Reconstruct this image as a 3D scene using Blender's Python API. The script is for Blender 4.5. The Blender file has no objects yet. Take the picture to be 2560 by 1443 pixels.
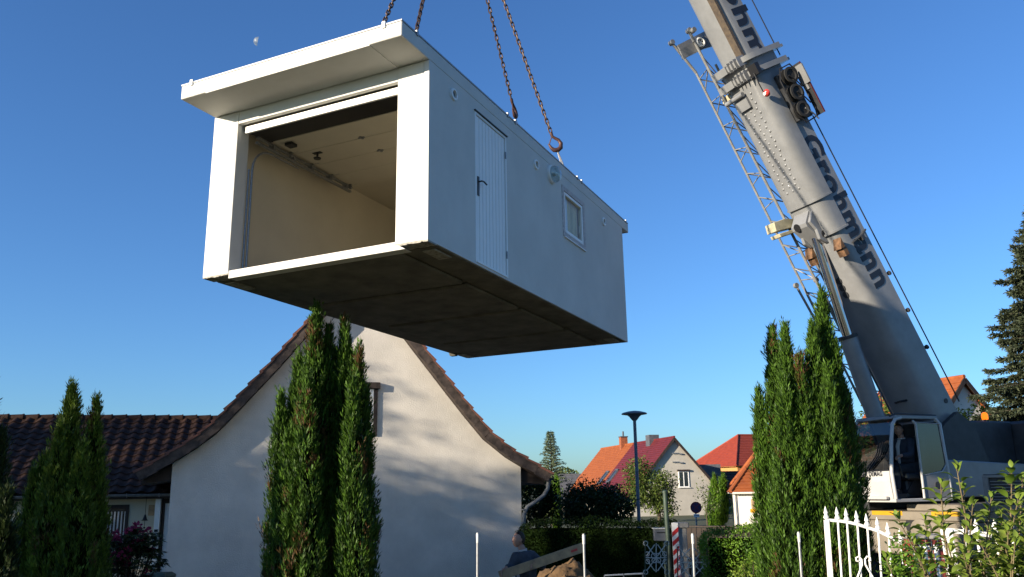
import bpy, bmesh, math, random
from mathutils import Vector, Matrix, noise
V = Vector
R_ = math.radians
sc = bpy.context.scene
col = sc.collection

# ------------------------------------------------------------------ camera
CAMZ = 2.5
F, PIT, ROLL = 2125.8, 0.2308, 0.0168
FW = V((0, math.cos(PIT), math.sin(PIT)))
UP = V((0, -math.sin(PIT), math.cos(PIT)))
RI = V((1, 0, 0))
cr, sr = math.cos(ROLL), math.sin(ROLL)
CR = cr * RI - sr * UP
CU = sr * RI + cr * UP
CAM = V((0, 0, CAMZ))
cd = bpy.data.cameras.new('camera')
cam = bpy.data.objects.new('camera', cd)
col.objects.link(cam)
m = Matrix.Identity(4)
for i in range(3):
    m[i][0], m[i][1], m[i][2], m[i][3] = CR[i], CU[i], -FW[i], CAM[i]
cam.matrix_world = m
cd.sensor_width = 36.0
cd.lens = F / 2560 * 36.0
cd.clip_end = 5000
cd.clip_start = 0.05
sc.camera = cam

# ------------------------------------------------------------------ sky, sun, exposure
SUNDIR = V((0.8209, 0.5269, -0.2202)).normalized()      # the way the light travels
ELEV = math.asin(-SUNDIR.z)
SUNAZ = math.atan2(-SUNDIR.x, -SUNDIR.y)
w = bpy.data.worlds.new('World')
sc.world = w
w.use_nodes = True
nt = w.node_tree
nt.nodes.clear()
sky = nt.nodes.new('ShaderNodeTexSky')
sky.sky_type = 'NISHITA'
sky.sun_disc = False
sky.sun_elevation = ELEV
sky.sun_rotation = SUNAZ
sky.air_density = 1.0
sky.dust_density = 0.5
sky.ozone_density = 2.6
bgn = nt.nodes.new('ShaderNodeBackground')
bgn.inputs['Strength'].default_value = 0.091
wo = nt.nodes.new('ShaderNodeOutputWorld')
tin = nt.nodes.new('ShaderNodeMix')                    # the camera's deep blue rendering of the clear sky
tin.data_type = 'RGBA'
tin.blend_type = 'MULTIPLY'
tin.inputs[0].default_value = 1.0
tin.inputs[7].default_value = (0.46, 0.72, 1.06, 1)
nt.links.new(sky.outputs[0], tin.inputs[6])
nt.links.new(tin.outputs[2], bgn.inputs['Color'])
nt.links.new(bgn.outputs[0], wo.inputs['Surface'])
sl = bpy.data.lights.new('sun', 'SUN')
sl.energy = 5.0
sl.angle = R_(0.53)
sl.color = (1.0, 0.86, 0.66)
so = bpy.data.objects.new('sun', sl)
col.objects.link(so)
so.rotation_euler = SUNDIR.to_track_quat('-Z', 'Y').to_euler()
so.location = (-30, -20, 20)
sc.view_settings.view_transform = 'Standard'
sc.view_settings.look = 'None'
sc.view_settings.exposure = 1.15
sc.view_settings.gamma = 1.0
sc.render.engine = 'CYCLES'
sc.cycles.use_denoising = True
sc.cycles.max_bounces = 8
sc.cycles.diffuse_bounces = 4
sc.cycles.transparent_max_bounces = 12

# ------------------------------------------------------------------ helpers
def ray(px, py):
    u, v = px - 1280.0, 721.5 - py
    uu = cr * u + sr * v
    vv = -sr * u + cr * v
    return (uu * RI + vv * UP + F * FW).normalized()

def at(px, py, Y):
    d = ray(px, py)
    return CAM + d * (Y / d.y)

def on(px, py, p0, n):
    d = ray(px, py)
    return CAM + d * ((p0 - CAM).dot(n) / d.dot(n))

def pix(P):
    q = P - CAM
    z = q.dot(FW)
    return 1280 + F * q.dot(CR) / z, 721.5 - F * q.dot(CU) / z

def frame(o, x, y, z):
    M = Matrix.Identity(4)
    for i in range(3):
        M[i][0], M[i][1], M[i][2], M[i][3] = x[i], y[i], z[i], o[i]
    return M

class MB:
    """collects geometry; build() links it as one mesh object"""
    def __init__(s, M=None):
        s.v, s.f, s.mi = [], [], []
        s.M = M
        s.cm = 0
        s.tint = []
    def add(s, vs, fs, mi=None):
        b = len(s.v)
        if s.M is not None:
            vs = [s.M @ V(p) for p in vs]
        s.v += [tuple(p) for p in vs]
        s.f += [tuple(i + b for i in f) for f in fs]
        s.mi += [s.cm if mi is None else mi] * len(fs)
        return s
    def box(s, x0, x1, y0, y1, z0, z1, mi=None):
        return s.add([(x0, y0, z0), (x1, y0, z0), (x1, y1, z0), (x0, y1, z0), (x0, y0, z1), (x1, y0, z1), (x1, y1, z1), (x0, y1, z1)],
                     [(3, 2, 1, 0), (4, 5, 6, 7), (0, 1, 5, 4), (1, 2, 6, 5), (2, 3, 7, 6), (3, 0, 4, 7)], mi)
    def bar(s, p0, p1, w, h, up=(0, 0, 1), mi=None):
        p0, p1 = V(p0), V(p1)
        d = (p1 - p0).normalized()
        u = V(up)
        x = d.cross(u)
        if x.length < 1e-5:
            x = d.cross(V((1, 0, 0)))
        x.normalize()
        u = x.cross(d)
        x, u = x * w / 2, u * h / 2
        vs = [p + a * x + b * u for p in (p0, p1) for a, b in ((-1, -1), (1, -1), (1, 1), (-1, 1))]
        return s.add(vs, [(3, 2, 1, 0), (4, 5, 6, 7), (0, 1, 5, 4), (1, 2, 6, 5), (2, 3, 7, 6), (3, 0, 4, 7)], mi)
    def loft(s, rings, cap=True, closed=False, mi=None):
        n = len(rings[0])
        vs = [p for r in rings for p in r]
        fs = []
        for i in range(len(rings) - 1 + (1 if closed else 0)):
            a, b = i * n, ((i + 1) % len(rings)) * n
            for j in range(n):
                k = (j + 1) % n
                fs.append((a + j, a + k, b + k, b + j))
        if cap and not closed:
            fs.append(tuple(range(n - 1, -1, -1)))
            fs.append(tuple(range((len(rings) - 1) * n, len(rings) * n)))
        return s.add(vs, fs, mi)
    def tube(s, pts, r, n=8, cap=True, closed=False, mi=None):
        pts = [V(p) for p in pts]
        rs = r if isinstance(r, (list, tuple)) else [r] * len(pts)
        rings = []
        prev = None
        m = len(pts)
        for i, p in enumerate(pts):
            if closed:
                d = pts[(i + 1) % m] - pts[i - 1]
            else:
                d = pts[min(i + 1, m - 1)] - pts[max(i - 1, 0)]
            d.normalize()
            if prev is None:
                x = d.orthogonal().normalized()
            else:
                x = (prev - d * prev.dot(d)).normalized()
            prev = x
            y = d.cross(x)
            rings.append([p + (x * math.cos(2 * math.pi * k / n) + y * math.sin(2 * math.pi * k / n)) * rs[i] for k in range(n)])
        return s.loft(rings, cap, closed, mi)
    def lathe(s, prof, c, n=16, axis=(0, 0, 1), mi=None, cap=True):
        ax = V(axis).normalized()
        x = ax.orthogonal().normalized()
        y = ax.cross(x)
        c = V(c)
        rings = [[c + ax * h + (x * math.cos(2 * math.pi * k / n) + y * math.sin(2 * math.pi * k / n)) * max(r, 1e-4) for k in range(n)] for r, h in prof]
        return s.loft(rings, cap, False, mi)
    def prism(s, poly, o, ax, ay, ext, mi=None):
        """poly in (ax, ay) plane from o, extruded by vector ext"""
        o, ax, ay, ext = V(o), V(ax), V(ay), V(ext)
        a = [o + ax * p[0] + ay * p[1] for p in poly]
        b = [p + ext for p in a]
        n = len(poly)
        fs = [tuple(range(n - 1, -1, -1)), tuple(range(n, 2 * n))] + [(i, (i + 1) % n, n + (i + 1) % n, n + i) for i in range(n)]
        return s.add(a + b, fs, mi)
    def mesh(s, name, smooth=False, bevel=0, recalc=True, segs=1):
        me = bpy.data.meshes.new(name)
        me.from_pydata(s.v, [], s.f)
        if any(s.mi):
            me.polygons.foreach_set('material_index', s.mi)
        if recalc or bevel:
            bm = bmesh.new()
            bm.from_mesh(me)
            if recalc:
                bmesh.ops.recalc_face_normals(bm, faces=bm.faces)
            if bevel:
                es = [e for e in bm.edges if len(e.link_faces) == 2 and e.calc_face_angle(0) > 0.6]
                bmesh.ops.bevel(bm, geom=es, offset=bevel, segments=segs, affect='EDGES', clamp_overlap=True)
            bm.to_mesh(me)
            bm.free()
        if smooth:
            me.polygons.foreach_set('use_smooth', [True] * len(me.polygons))
            me.set_sharp_from_angle(angle=R_(smooth if smooth is not True else 40))
        if s.tint and len(s.tint) == len(me.polygons):
            a = me.attributes.new('tint', 'FLOAT', 'FACE')
            a.data.foreach_set('value', s.tint)
        return me
    def build(s, name, mat, parent=None, smooth=False, bevel=0, recalc=True, segs=1):
        me = s.mesh(name, smooth, bevel, recalc, segs)
        for q in (mat if isinstance(mat, (list, tuple)) else [mat]):
            me.materials.append(q)
        return link(name, me, parent)

def link(name, me, parent=None):
    o = bpy.data.objects.new(name, me)
    col.objects.link(o)
    if parent is not None:
        o.parent = parent
    return o

def tag(o, label, cat, group=None, kind=None):
    if label: o['label'] = label
    if cat: o['category'] = cat
    if group: o['group'] = group
    if kind: o['kind'] = kind
    return o

def thing(name, label, cat, M=None, group=None):
    o = bpy.data.objects.new(name, None)
    o.empty_display_size = 0.2
    col.objects.link(o)
    if M is not None:
        o.matrix_world = M if isinstance(M, Matrix) else Matrix.Translation(V(M))
    return tag(o, label, cat, group)

def struct(o):
    o['kind'] = 'structure'
    return o

def stuff(o):
    o['kind'] = 'stuff'
    return o

def loc(o, M):
    """place a part (mesh in world coordinates) under a parent with a transform"""
    o.matrix_parent_inverse = M.inverted()
    return o

# ------------------------------------------------------------------ materials
def mat(name, c, rough=0.6, metal=0.0, var=0.12, scale=5.0, bump=0.0, bscale=80.0, spec=0.4, c2=None, stretch=None, fine=0.0, coat=0.0, sub=0.0):
    m = bpy.data.materials.new(name)
    m.use_nodes = True
    n, l = m.node_tree.nodes, m.node_tree.links
    b = n['Principled BSDF']
    b.inputs['Roughness'].default_value = rough
    b.inputs['Metallic'].default_value = metal
    b.inputs['Specular IOR Level'].default_value = spec
    b.inputs['Coat Weight'].default_value = coat
    tc = n.new('ShaderNodeTexCoord')
    src = tc.outputs['Object']
    if stretch:
        mp = n.new('ShaderNodeMapping')
        mp.inputs['Scale'].default_value = stretch
        l.new(src, mp.inputs['Vector'])
        src = mp.outputs[0]
    nz = n.new('ShaderNodeTexNoise')
    nz.inputs['Scale'].default_value = scale
    nz.inputs['Detail'].default_value = 6
    nz.inputs['Roughness'].default_value = 0.65
    l.new(src, nz.inputs['Vector'])
    rp = n.new('ShaderNodeValToRGB')
    d = c2 if c2 else tuple(x * (1 - 2 * var) for x in c)
    e = c if c2 else tuple(min(1, x * (1 + var * .6)) for x in c)
    rp.color_ramp.elements[0].color = (*d, 1)
    rp.color_ramp.elements[1].color = (*e, 1)
    rp.color_ramp.elements[0].position = 0.32
    rp.color_ramp.elements[1].position = 0.66
    l.new(nz.outputs['Fac'], rp.inputs['Fac'])
    l.new(rp.outputs['Color'], b.inputs['Base Color'])
    if bump:
        n2 = n.new('ShaderNodeTexNoise')
        n2.inputs['Scale'].default_value = bscale
        n2.inputs['Detail'].default_value = 4
        l.new(src, n2.inputs['Vector'])
        bp = n.new('ShaderNodeBump')
        bp.inputs['Strength'].default_value = bump
        bp.inputs['Distance'].default_value = 0.01
        l.new(n2.outputs['Fac'], bp.inputs['Height'])
        l.new(bp.outputs['Normal'], b.inputs['Normal'])
    return m

def leafmat(name, dark, light, rough=0.5, trans=0.25, spec=0.3, dry=None):
    """leaf colour from a per-leaf random tint, part of the light passes through"""
    m = bpy.data.materials.new(name)
    m.use_nodes = True
    n, l = m.node_tree.nodes, m.node_tree.links
    b = n['Principled BSDF']
    b.inputs['Roughness'].default_value = rough
    b.inputs['Specular IOR Level'].default_value = spec
    at_ = n.new('ShaderNodeAttribute')
    at_.attribute_name = 'tint'
    rp = n.new('ShaderNodeValToRGB')
    rp.color_ramp.elements[0].color = (*dark, 1)
    rp.color_ramp.elements[1].color = (*light, 1)
    if dry:                                              # a few dead brown sprays
        rp.color_ramp.elements[0].position = 0.06
        e = rp.color_ramp.elements.new(0.0)
        e.color = (*dry, 1)
    l.new(at_.outputs['Fac'], rp.inputs['Fac'])
    l.new(rp.outputs['Color'], b.inputs['Base Color'])
    t = n.new('ShaderNodeBsdfTranslucent')
    l.new(rp.outputs['Color'], t.inputs['Color'])
    mx = n.new('ShaderNodeMixShader')
    mx.inputs[0].default_value = trans
    l.new(b.outputs[0], mx.inputs[1])
    l.new(t.outputs[0], mx.inputs[2])
    l.new(mx.outputs[0], n['Material Output'].inputs['Surface'])
    return m

def glassmat(name, tint=(0.8, 0.85, 0.9), gloss=0.35, rough=0.02, ior=1.5):
    m = bpy.data.materials.new(name)
    m.use_nodes = True
    n, l = m.node_tree.nodes, m.node_tree.links
    n.remove(n['Principled BSDF'])
    t = n.new('ShaderNodeBsdfTransparent')
    t.inputs[0].default_value = (*tint, 1)
    g = n.new('ShaderNodeBsdfGlossy')
    g.inputs['Roughness'].default_value = rough
    lw = n.new('ShaderNodeLayerWeight')                  # facing is the same from both sides of a pane
    lw.inputs[0].default_value = 0.5
    pw = n.new('ShaderNodeMath')
    pw.operation = 'POWER'
    pw.inputs[1].default_value = 4.5
    l.new(lw.outputs['Facing'], pw.inputs[0])
    ad = n.new('ShaderNodeMath')
    ad.operation = 'MULTIPLY_ADD'
    ad.inputs[1].default_value = min(.9, .9 * (ior - 1) / .5)
    ad.inputs[2].default_value = .03 + gloss * .3
    l.new(pw.outputs[0], ad.inputs[0])
    mx = n.new('ShaderNodeMixShader')
    l.new(ad.outputs[0], mx.inputs[0])
    l.new(t.outputs[0], mx.inputs[1])
    l.new(g.outputs[0], mx.inputs[2])
    l.new(mx.outputs[0], n['Material Output'].inputs['Surface'])
    return m

def emit(name, c, s):
    m = bpy.data.materials.new(name)
    m.use_nodes = True
    b = m.node_tree.nodes['Principled BSDF']
    b.inputs['Base Color'].default_value = (*c, 1)
    b.inputs['Emission Color'].default_value = (*c, 1)
    b.inputs['Emission Strength'].default_value = s
    return m

K = {}
K['garage'] = mat('garage_render', (0.60, 0.595, 0.57), 0.85, var=0.045, scale=1.1, bump=0.25, bscale=170)
K['inside'] = mat('garage_inside_bounce_tint', (0.60, 0.55, 0.44), 0.9, var=0.04, scale=1.2, bump=0.15, bscale=150)  # beige carries the warm bounce light of the interior
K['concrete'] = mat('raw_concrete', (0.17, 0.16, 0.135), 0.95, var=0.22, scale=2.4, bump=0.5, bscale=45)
K['rim'] = mat('rough_concrete_edge', (0.36, 0.34, 0.30), 0.95, var=0.25, scale=20, bump=0.6, bscale=60)
K['white'] = mat('white_lacquer', (0.80, 0.80, 0.78), 0.35, var=0.02, scale=3)
K['whitewash'] = mat('white_painted_iron', (0.78, 0.77, 0.74), 0.45, var=0.08, scale=14)
K['door'] = mat('white_door_steel', (0.78, 0.79, 0.78), 0.4, var=0.02, scale=3)
K['black'] = mat('black_plastic', (0.015, 0.015, 0.017), 0.4, var=0.1)
K['zinc'] = mat('galvanised_steel', (0.30, 0.31, 0.32), 0.45, 0.6, var=0.12, scale=30)
K['foam'] = mat('window_mounting_foam_border', (0.62, 0.58, 0.58), 0.95, var=0.3, scale=60, bump=0.6, bscale=70)
K['glass'] = glassmat('window_glass', (0.93, 0.94, 0.95), 0.0, .02, 1.15)
K['lead'] = mat('dull_zinc_sheet', (0.17, 0.18, 0.19), 0.6, 0.2, var=0.15, scale=12)
K['lampglass'] = glassmat('lamp_glass', (0.72, 0.80, 0.80), 0.25, 0.22)
K['chain'] = mat('rusty_chain_steel', (0.10, 0.068, 0.055), 0.55, 0.5, var=0.3, scale=40, c2=(0.045, 0.03, 0.026))
K['hook'] = mat('worn_red_hook_paint', (0.085, 0.038, 0.03), 0.5, 0.3, var=0.3, scale=30, c2=(0.06, 0.035, 0.03))
K['rope'] = mat('steel_rope', (0.45, 0.42, 0.38), 0.45, 0.6, var=0.2, scale=60)
K['stucco'] = mat('cream_stucco', (0.61, 0.575, 0.525), 0.95, var=0.085, scale=1.1, bump=0.9, bscale=38)
K['tile_red'] = mat('weathered_red_tile', (0.20, 0.075, 0.05), 0.7, var=0.2, scale=6, bump=0.3, bscale=40, c2=(0.10, 0.05, 0.04))
K['tile_face'] = mat('grey_brown_verge_tile', (0.07, 0.052, 0.044), 0.8, var=0.35, scale=6, bump=0.3, bscale=40)
K['tile_dark'] = mat('dark_brown_glazed_tile', (0.047, 0.027, 0.019), 0.55, var=0.35, scale=5, spec=0.12)
K['wood_dark'] = mat('dark_stained_wood', (0.035, 0.024, 0.02), 0.7, var=0.3, scale=8, stretch=(1, 1, .15))
K['wood'] = mat('old_plank_wood', (0.46, 0.31, 0.17), 0.8, var=0.3, scale=6, c2=(0.22, 0.155, 0.10), bump=0.2)
K['curtain'] = mat('white_curtain', (0.72, 0.72, 0.72), 0.9, var=0.05)
K['wallcream'] = mat('cream_wall', (0.60, 0.53, 0.40), 0.9, var=0.06, scale=2, bump=0.3)
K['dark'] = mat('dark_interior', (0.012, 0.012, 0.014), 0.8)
K['soil'] = mat('excavated_soil', (0.14, 0.083, 0.038), 1.0, var=0.3, scale=9, bump=1.0, bscale=22, c2=(0.085, 0.05, 0.024))
# ------------------------------------------------------------------ ground and road
ROADC, ROADD = V((8.0, 16.9, 0)), V((-0.53, 0.848, 0)).normalized()
ROADN = V((-ROADD.y, ROADD.x, 0))                     # towards the garden side (camera)
K['lawn'] = mat('garden_lawn', (0.05, 0.07, 0.022), 1.0, var=0.3, scale=3, bump=0.8, bscale=30, c2=(0.055, 0.05, 0.026))
K['asphalt'] = mat('asphalt', (0.055, 0.055, 0.058), 0.9, var=0.2, scale=5, bump=0.4, bscale=90)
K['pave'] = mat('pale_paving', (0.30, 0.29, 0.27), 0.9, var=0.15, scale=4, bump=0.3)
g = MB()
N = 40
xs = [-1500 + 3000 * i / N for i in range(N + 1)]
g.add([(x, y, 0) for y in xs for x in xs], [(j * (N + 1) + i, j * (N + 1) + i + 1, (j + 1) * (N + 1) + i + 1, (j + 1) * (N + 1) + i) for j in range(N) for i in range(N)])
struct(g.build('ground', K['lawn'], recalc=False))
def strip(name, mt, o0, o1, z, a=-60, b=160, parent=None):
    q = MB()
    p = [ROADC + ROADD * a + ROADN * o0, ROADC + ROADD * b + ROADN * o0, ROADC + ROADD * b + ROADN * o1, ROADC + ROADD * a + ROADN * o1]
    q.add([(v.x, v.y, z) for v in p], [(0, 1, 2, 3)])
    return struct(q.build(name, mt))
strip('road', K['asphalt'], -3.2, 2.6, 0.02)
strip('pavement', K['pave'], -4.9, -3.32, 0.12)
q = MB(frame(ROADC, ROADD, ROADN, V((0, 0, 1))))
for i in range(110):
    q.box(-50 + i * 1.0 + .005, -50 + (i + 1) * 1.0 - .005, -3.31, -3.2, 0.0, 0.13)
struct(q.build('kerb', K['pave']))

# ------------------------------------------------------------------ the hanging garage
GR3 = Matrix(((0.9026, 0.43047, -0.00047), (-0.43037, 0.90241, 0.02102), (0.00948, -0.01877, 0.99978)))
GB = V((-0.94525, 9.23882, 2.76038 + CAMZ))
GM = GR3.to_4x4()
GM.translation = GB
def gw(x, y, z):
    return GB + GR3 @ V((x, y, z))
GWD, GL_, GH, GT, GA, GBK = 3.40, 7.19, 2.257, 2.461, 0.605, 7.587
G = thing('prefabricated_garage', 'white prefabricated concrete garage hanging in the air from chains', 'garage', GM)
def gp(fn, name, mt, bevel=0, smooth=False, parent=None):
    q = MB()
    fn(q)
    return q.build(name, mt, parent or G, bevel=bevel, smooth=smooth)
def wall_r(q):
    def seg(y0, y1, z0, z1):
        q.box(-0.07, 0, y0, y1, z0, z1, 0)
        q.box(-0.11, -0.072, y0, y1, z0, z1, 1)
    seg(0.002, 1.15, 0, GH); seg(1.15, 2.08, 2.09, GH); seg(2.08, 4.12, 0, GH)
    seg(4.12, 5.12, 0, 1.22); seg(4.12, 5.12, 2.09, GH); seg(5.12, GL_, 0, GH)
    q.box(-0.07, 0, 1.15, 2.08, 0, 0.03, 0)
gp(wall_r, 'side_wall', [K['garage'], K['inside']])
def wall_l(q):
    q.box(-GWD, -GWD + 0.07, 0.002, GL_, 0, GH, 0)
    q.box(-GWD + 0.072, -GWD + 0.11, 0.222, GL_ - .11, 0, GH, 1)
gp(wall_l, 'side_wall', [K['garage'], K['inside']])
def wall_b(q):
    q.box(-GWD + .072, -.072, GL_ - .07, GL_ - .002, 0, GH, 0)
    q.box(-GWD + .112, -.112, GL_ - .11, GL_ - .072, 0, GH - .003, 1)
gp(wall_b, 'rear_wall', [K['garage'], K['inside']])
gp(lambda q: q.box(-GWD + .0725, -2.97, 0, .22, 0, GH), 'front_pillar', K['garage'], bevel=.006)
gp(lambda q: q.box(-.44, -.0725, 0, .22, 0, GH), 'front_pillar', K['garage'], bevel=.006)
gp(lambda q: q.box(-2.968, -.442, .004, .07, 2.078, GH - .002), 'lintel', K['garage'], bevel=.004)
def roof(q):
    q.box(-GWD, 0, -GA, GBK, GH + .006, GT - .012)
ro = gp(roof, 'roof_slab', K['garage'], bevel=.008)
gp(lambda q: q.box(-GWD - .004, .004, -GA - .004, GBK + .004, GT - .011, GT + .008), 'roof_edge_sheet', K['zinc'], parent=ro)
gp(lambda q: q.prism([(-2.97, -GA + .004), (-.44, -GA + .004), (-.44, -.004), (-2.97, -.004)], (0, 0, GH - .006), (1, 0, 0), (0, 1, 0), (0, 0, .0115)), 'soffit_panel', K['garage'], parent=ro)
gp(lambda q: q.box(-GWD + .01, -.01, .25, GL_ - .02, GH - .03, GH + .004), 'ceiling', K['inside'])
# floor slab: base plate and four cast fields with grooves between them
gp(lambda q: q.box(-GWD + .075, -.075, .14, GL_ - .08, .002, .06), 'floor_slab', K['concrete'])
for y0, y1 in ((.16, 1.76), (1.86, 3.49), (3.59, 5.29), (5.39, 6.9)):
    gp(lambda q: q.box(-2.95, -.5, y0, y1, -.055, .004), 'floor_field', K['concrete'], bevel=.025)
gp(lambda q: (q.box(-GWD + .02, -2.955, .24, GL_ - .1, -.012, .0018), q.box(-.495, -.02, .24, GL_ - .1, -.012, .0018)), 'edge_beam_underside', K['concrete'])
gp(lambda q: q.prism([(-2.96, -.068), (-.30, -.068), (-.40, -.01), (-.436, -.01), (-.436, .035), (-2.96, .035)], (0, .001, 0), (1, 0, 0), (0, 0, 1), (0, .15, 0)), 'threshold', K['garage'], bevel=.003)
rnd = random.Random(4)
for x0, x1 in ((-GWD, -2.97), (-.44, 0)):
    q = MB(); n = 14
    for i in range(n):
        q.box(x0 + (x1 - x0) * i / n, x0 + (x1 - x0) * (i + 1) / n, .004, .2, -.012 - rnd.random() * .012, .0015)
    q.build('ragged_cast_edge', K['rim'], G)
for x, y in ((-.17, .5), (-3.22, .5), (-.17, 6.75), (-3.22, 6.75)):
    gp(lambda q: q.box(x - .09, x + .09, y - .2, y + .2, -.03, -.013), 'support_pad', K['rim'], bevel=.005)
gp(lambda q: q.prism([(0, 0), (.14, 0), (.14, -.05), (.05, -.05)], (-GWD - .03, 6.45, -.002), (0, 1, 0), (0, 0, 1), (.12, 0, 0)), 'lifting_lug', K['concrete'])
# sectional door pushed up under the ceiling
SD = gp(lambda q: q.box(-2.93, -.445, .09, .125, 1.965, 2.06), 'sectional_door', K['white'], bevel=.004)
gp(lambda q: q.box(-2.93, -.12, .135, .52, 2.0, 2.03), 'shaded_gap_sheet', K['black'], parent=SD)  # black sheet standing in for the shaded ceiling gap behind the lintel
for i in range(4):
    y0 = .535 + i * .47
    gp(lambda q: q.box(-2.84, -.16, y0 + .004, y0 + .466, 2.0, 2.05), 'door_panel', K['inside'], bevel=.006, parent=SD)
def knob(q):
    q.box(-2.60, -2.46, 1.09, 1.15, 1.992, 2.0)
    q.lathe([(.018, 0), (.014, .05), (.03, .06), (.055, .07), (.05, .085)], (-2.53, 1.12, 1.99), 10, (0, 0, -1))
gp(knob, 'door_handle', K['black'], parent=SD)
for x, y in ((-1.67, .98), (-1.69, 1.46)):
    gp(lambda q: (q.box(x - .05, x + .05, y - .014, y + .014, 1.988, 2.0), q.box(x - .016, x + .016, y - .04, y + .04, 1.985, 2.0)), 'hinge_plate', K['zinc'], parent=SD)
def rail(q):
    for z in (1.90, 1.975):
        q.box(-2.93, -2.885, .3, 2.42, z, z + .028)
    for k in range(5):
        y = .6 + k * .42
        q.box(-2.96, -2.87, y, y + .05, 1.93, 2.0)
gp(rail, 'door_rail', K['zinc'])
tr = [(-2.92, .26, z) for z in (.03, .6, 1.2, 1.5)] + [(-2.92, .26 + .36 * (1 - math.cos(a)), 1.5 + .36 * math.sin(a)) for a in [math.pi / 2 * i / 6 for i in range(1, 7)]] + [(-2.92, 1.2, 1.86)]
def track(q):
    q.tube(tr, .016, 6)
    q.tube([(p[0] - .03, p[1] - .03, p[2]) for p in tr[:4]], .014, 6)
gp(track, 'door_track', K['zinc'])
def brk(y):
    def f(q):
        q.box(-2.92, -2.74, y, y + .022, 2.0, 2.02)
        q.lathe([(.03, 0), (.03, .03)], (-2.88, y + .01, 1.96), 10, (1, 0, 0))
    return f
for y in (.95, 1.42, 1.9, 2.36):
    gp(brk(y), 'roller_bracket', K['zinc'])
gp(lambda q: (q.box(-2.98, -2.6, .52, .56, 2.01, 2.05), q.box(-2.7, -2.58, .62, .74, 1.95, 1.99)), 'spring_shaft', K['black'])
# side door of vertical boards
DO = gp(lambda q: (q.box(-.05, .006, 1.15, 1.185, .03, 2.09), q.box(-.05, .006, 2.045, 2.08, .03, 2.09), q.box(-.05, .006, 1.185, 2.045, 2.055, 2.09), q.box(-.05, .012, 1.185, 2.045, .03, .06)), 'side_door', K['door'], bevel=.003)
nb = 9
for i in range(nb):
    a = 1.19 + .85 * i / nb
    gp(lambda q: q.box(-.045, -.008, a + .004, a + .85 / nb - .004, .065, 2.05), 'board', K['door'], bevel=.005, parent=DO)
gp(lambda q: q.box(-.055, -.046, 1.186, 2.044, .062, 2.054), 'backing_sheet', K['zinc'], parent=DO)
gp(lambda q: q.box(-.002, .025, 1.13, 2.10, 2.092, 2.104), 'drip_strip', K['black'], parent=DO)
def hand(q):
    q.box(-.008, .004, 1.225, 1.268, .94, 1.2)
    q.tube([(.0, 1.246, 1.13), (.05, 1.246, 1.13), (.055, 1.29, 1.135), (.055, 1.37, 1.12)], .011, 8)
gp(hand, 'handle', K['black'], smooth=True, parent=DO)
for z in (.3, 1.75):
    gp(lambda q: q.tube([(.004, 2.05, z), (.004, 2.05, z + .1)], .012, 6), 'hinge', K['zinc'], parent=DO)
# window
WI = gp(lambda q: (q.box(-.06, .012, 4.12, 4.20, 1.22, 2.09), q.box(-.06, .012, 5.04, 5.12, 1.22, 2.09), q.box(-.06, .012, 4.20, 5.04, 2.01, 2.09), q.box(-.06, .012, 4.20, 5.04, 1.22, 1.30)), 'window', K['foam'], bevel=.004)
gp(lambda q: (q.box(-.06, .004, 4.205, 4.26, 1.305, 2.005), q.box(-.06, .004, 4.98, 5.035, 1.305, 2.005), q.box(-.06, .004, 4.26, 4.98, 1.95, 2.005), q.box(-.06, .004, 4.26, 4.98, 1.305, 1.36)), 'frame', K['white'], bevel=.006, parent=WI)
gp(lambda q: q.box(-.035, -.028, 4.26, 4.98, 1.36, 1.95), 'pane', K['glass'], parent=WI)
gp(lambda q: q.box(-.06, .03, 4.15, 5.09, 1.205, 1.219), 'sill', K['white'], parent=WI)
K['pane_light'] = mat('yellow_pane_light', (0.85, 0.63, 0.28), 0.9, var=0.2, scale=3, stretch=(1, 3, .4))  # bright yellow sheet stands in for the light seen in the pane
def pane_light(q):
    n = 26
    top, bot = [], []
    for i in range(n + 1):
        y = 4.24 + .76 * i / n
        x = -.085 + .012 * math.sin(i * 1.9) + .008 * math.sin(i * .8)
        top.append((x, y, 2.0)); bot.append((x - .002, y, 1.3))
    q.add(top + bot, [(i, i + 1, n + 2 + i, n + 1 + i) for i in range(n)])
gp(pane_light, 'pane_light_sheet', K['pane_light'], parent=WI)
gp(lambda q: (q.box(-.068, -.06, 4.43, 4.475, 1.31, 2.0), q.tube([(-.05, 4.93, 1.5), (-.03, 4.93, 1.5), (-.03, 4.93, 1.62)], .01, 6)), 'stay_bar', K['white'], parent=WI)
# wall lamp and vents
LA = gp(lambda q: q.lathe([(.15, 0), (.15, .03), (.135, .045)], (0, 3.69, 2.10), 24, (1, 0, 0)), 'wall_lamp', K['white'], smooth=True)
gp(lambda q: q.lathe([(.135, .046), (.132, .085), (.112, .125), (.07, .15), (.001, .158)], (0, 3.69, 2.10), 24, (1, 0, 0)), 'glass_cover', K['lampglass'], smooth=60, parent=LA)
gp(lambda q: q.lathe([(.02, .046), (.03, .07), (.03, .09), (.01, .1)], (0, 3.69, 2.10), 10, (1, 0, 0)), 'bulb', K['white'], smooth=True, parent=LA)
for y, z in ((.58, 2.06), (3.1, 2.05), (6.1, 2.05)):
    ve = gp(lambda q: (q.lathe([(.078, 0), (.076, .026), (.052, .03), (.048, 0)], (0, y, z), 20, (1, 0, 0), cap=False)), 'air_vent', K['white'], smooth=True)
    gp(lambda q: q.lathe([(.047, .001), (.047, .003)], (0, y, z), 16, (1, 0, 0)), 'vent_hole', K['black'], parent=ve)
    gp(lambda q: [q.box(.003, .007, y - .04, y + .04, z + k * .018 - .004, z + k * .018 + .004) for k in (-1, 0, 1)], 'grille', K['zinc'], parent=ve)
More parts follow.
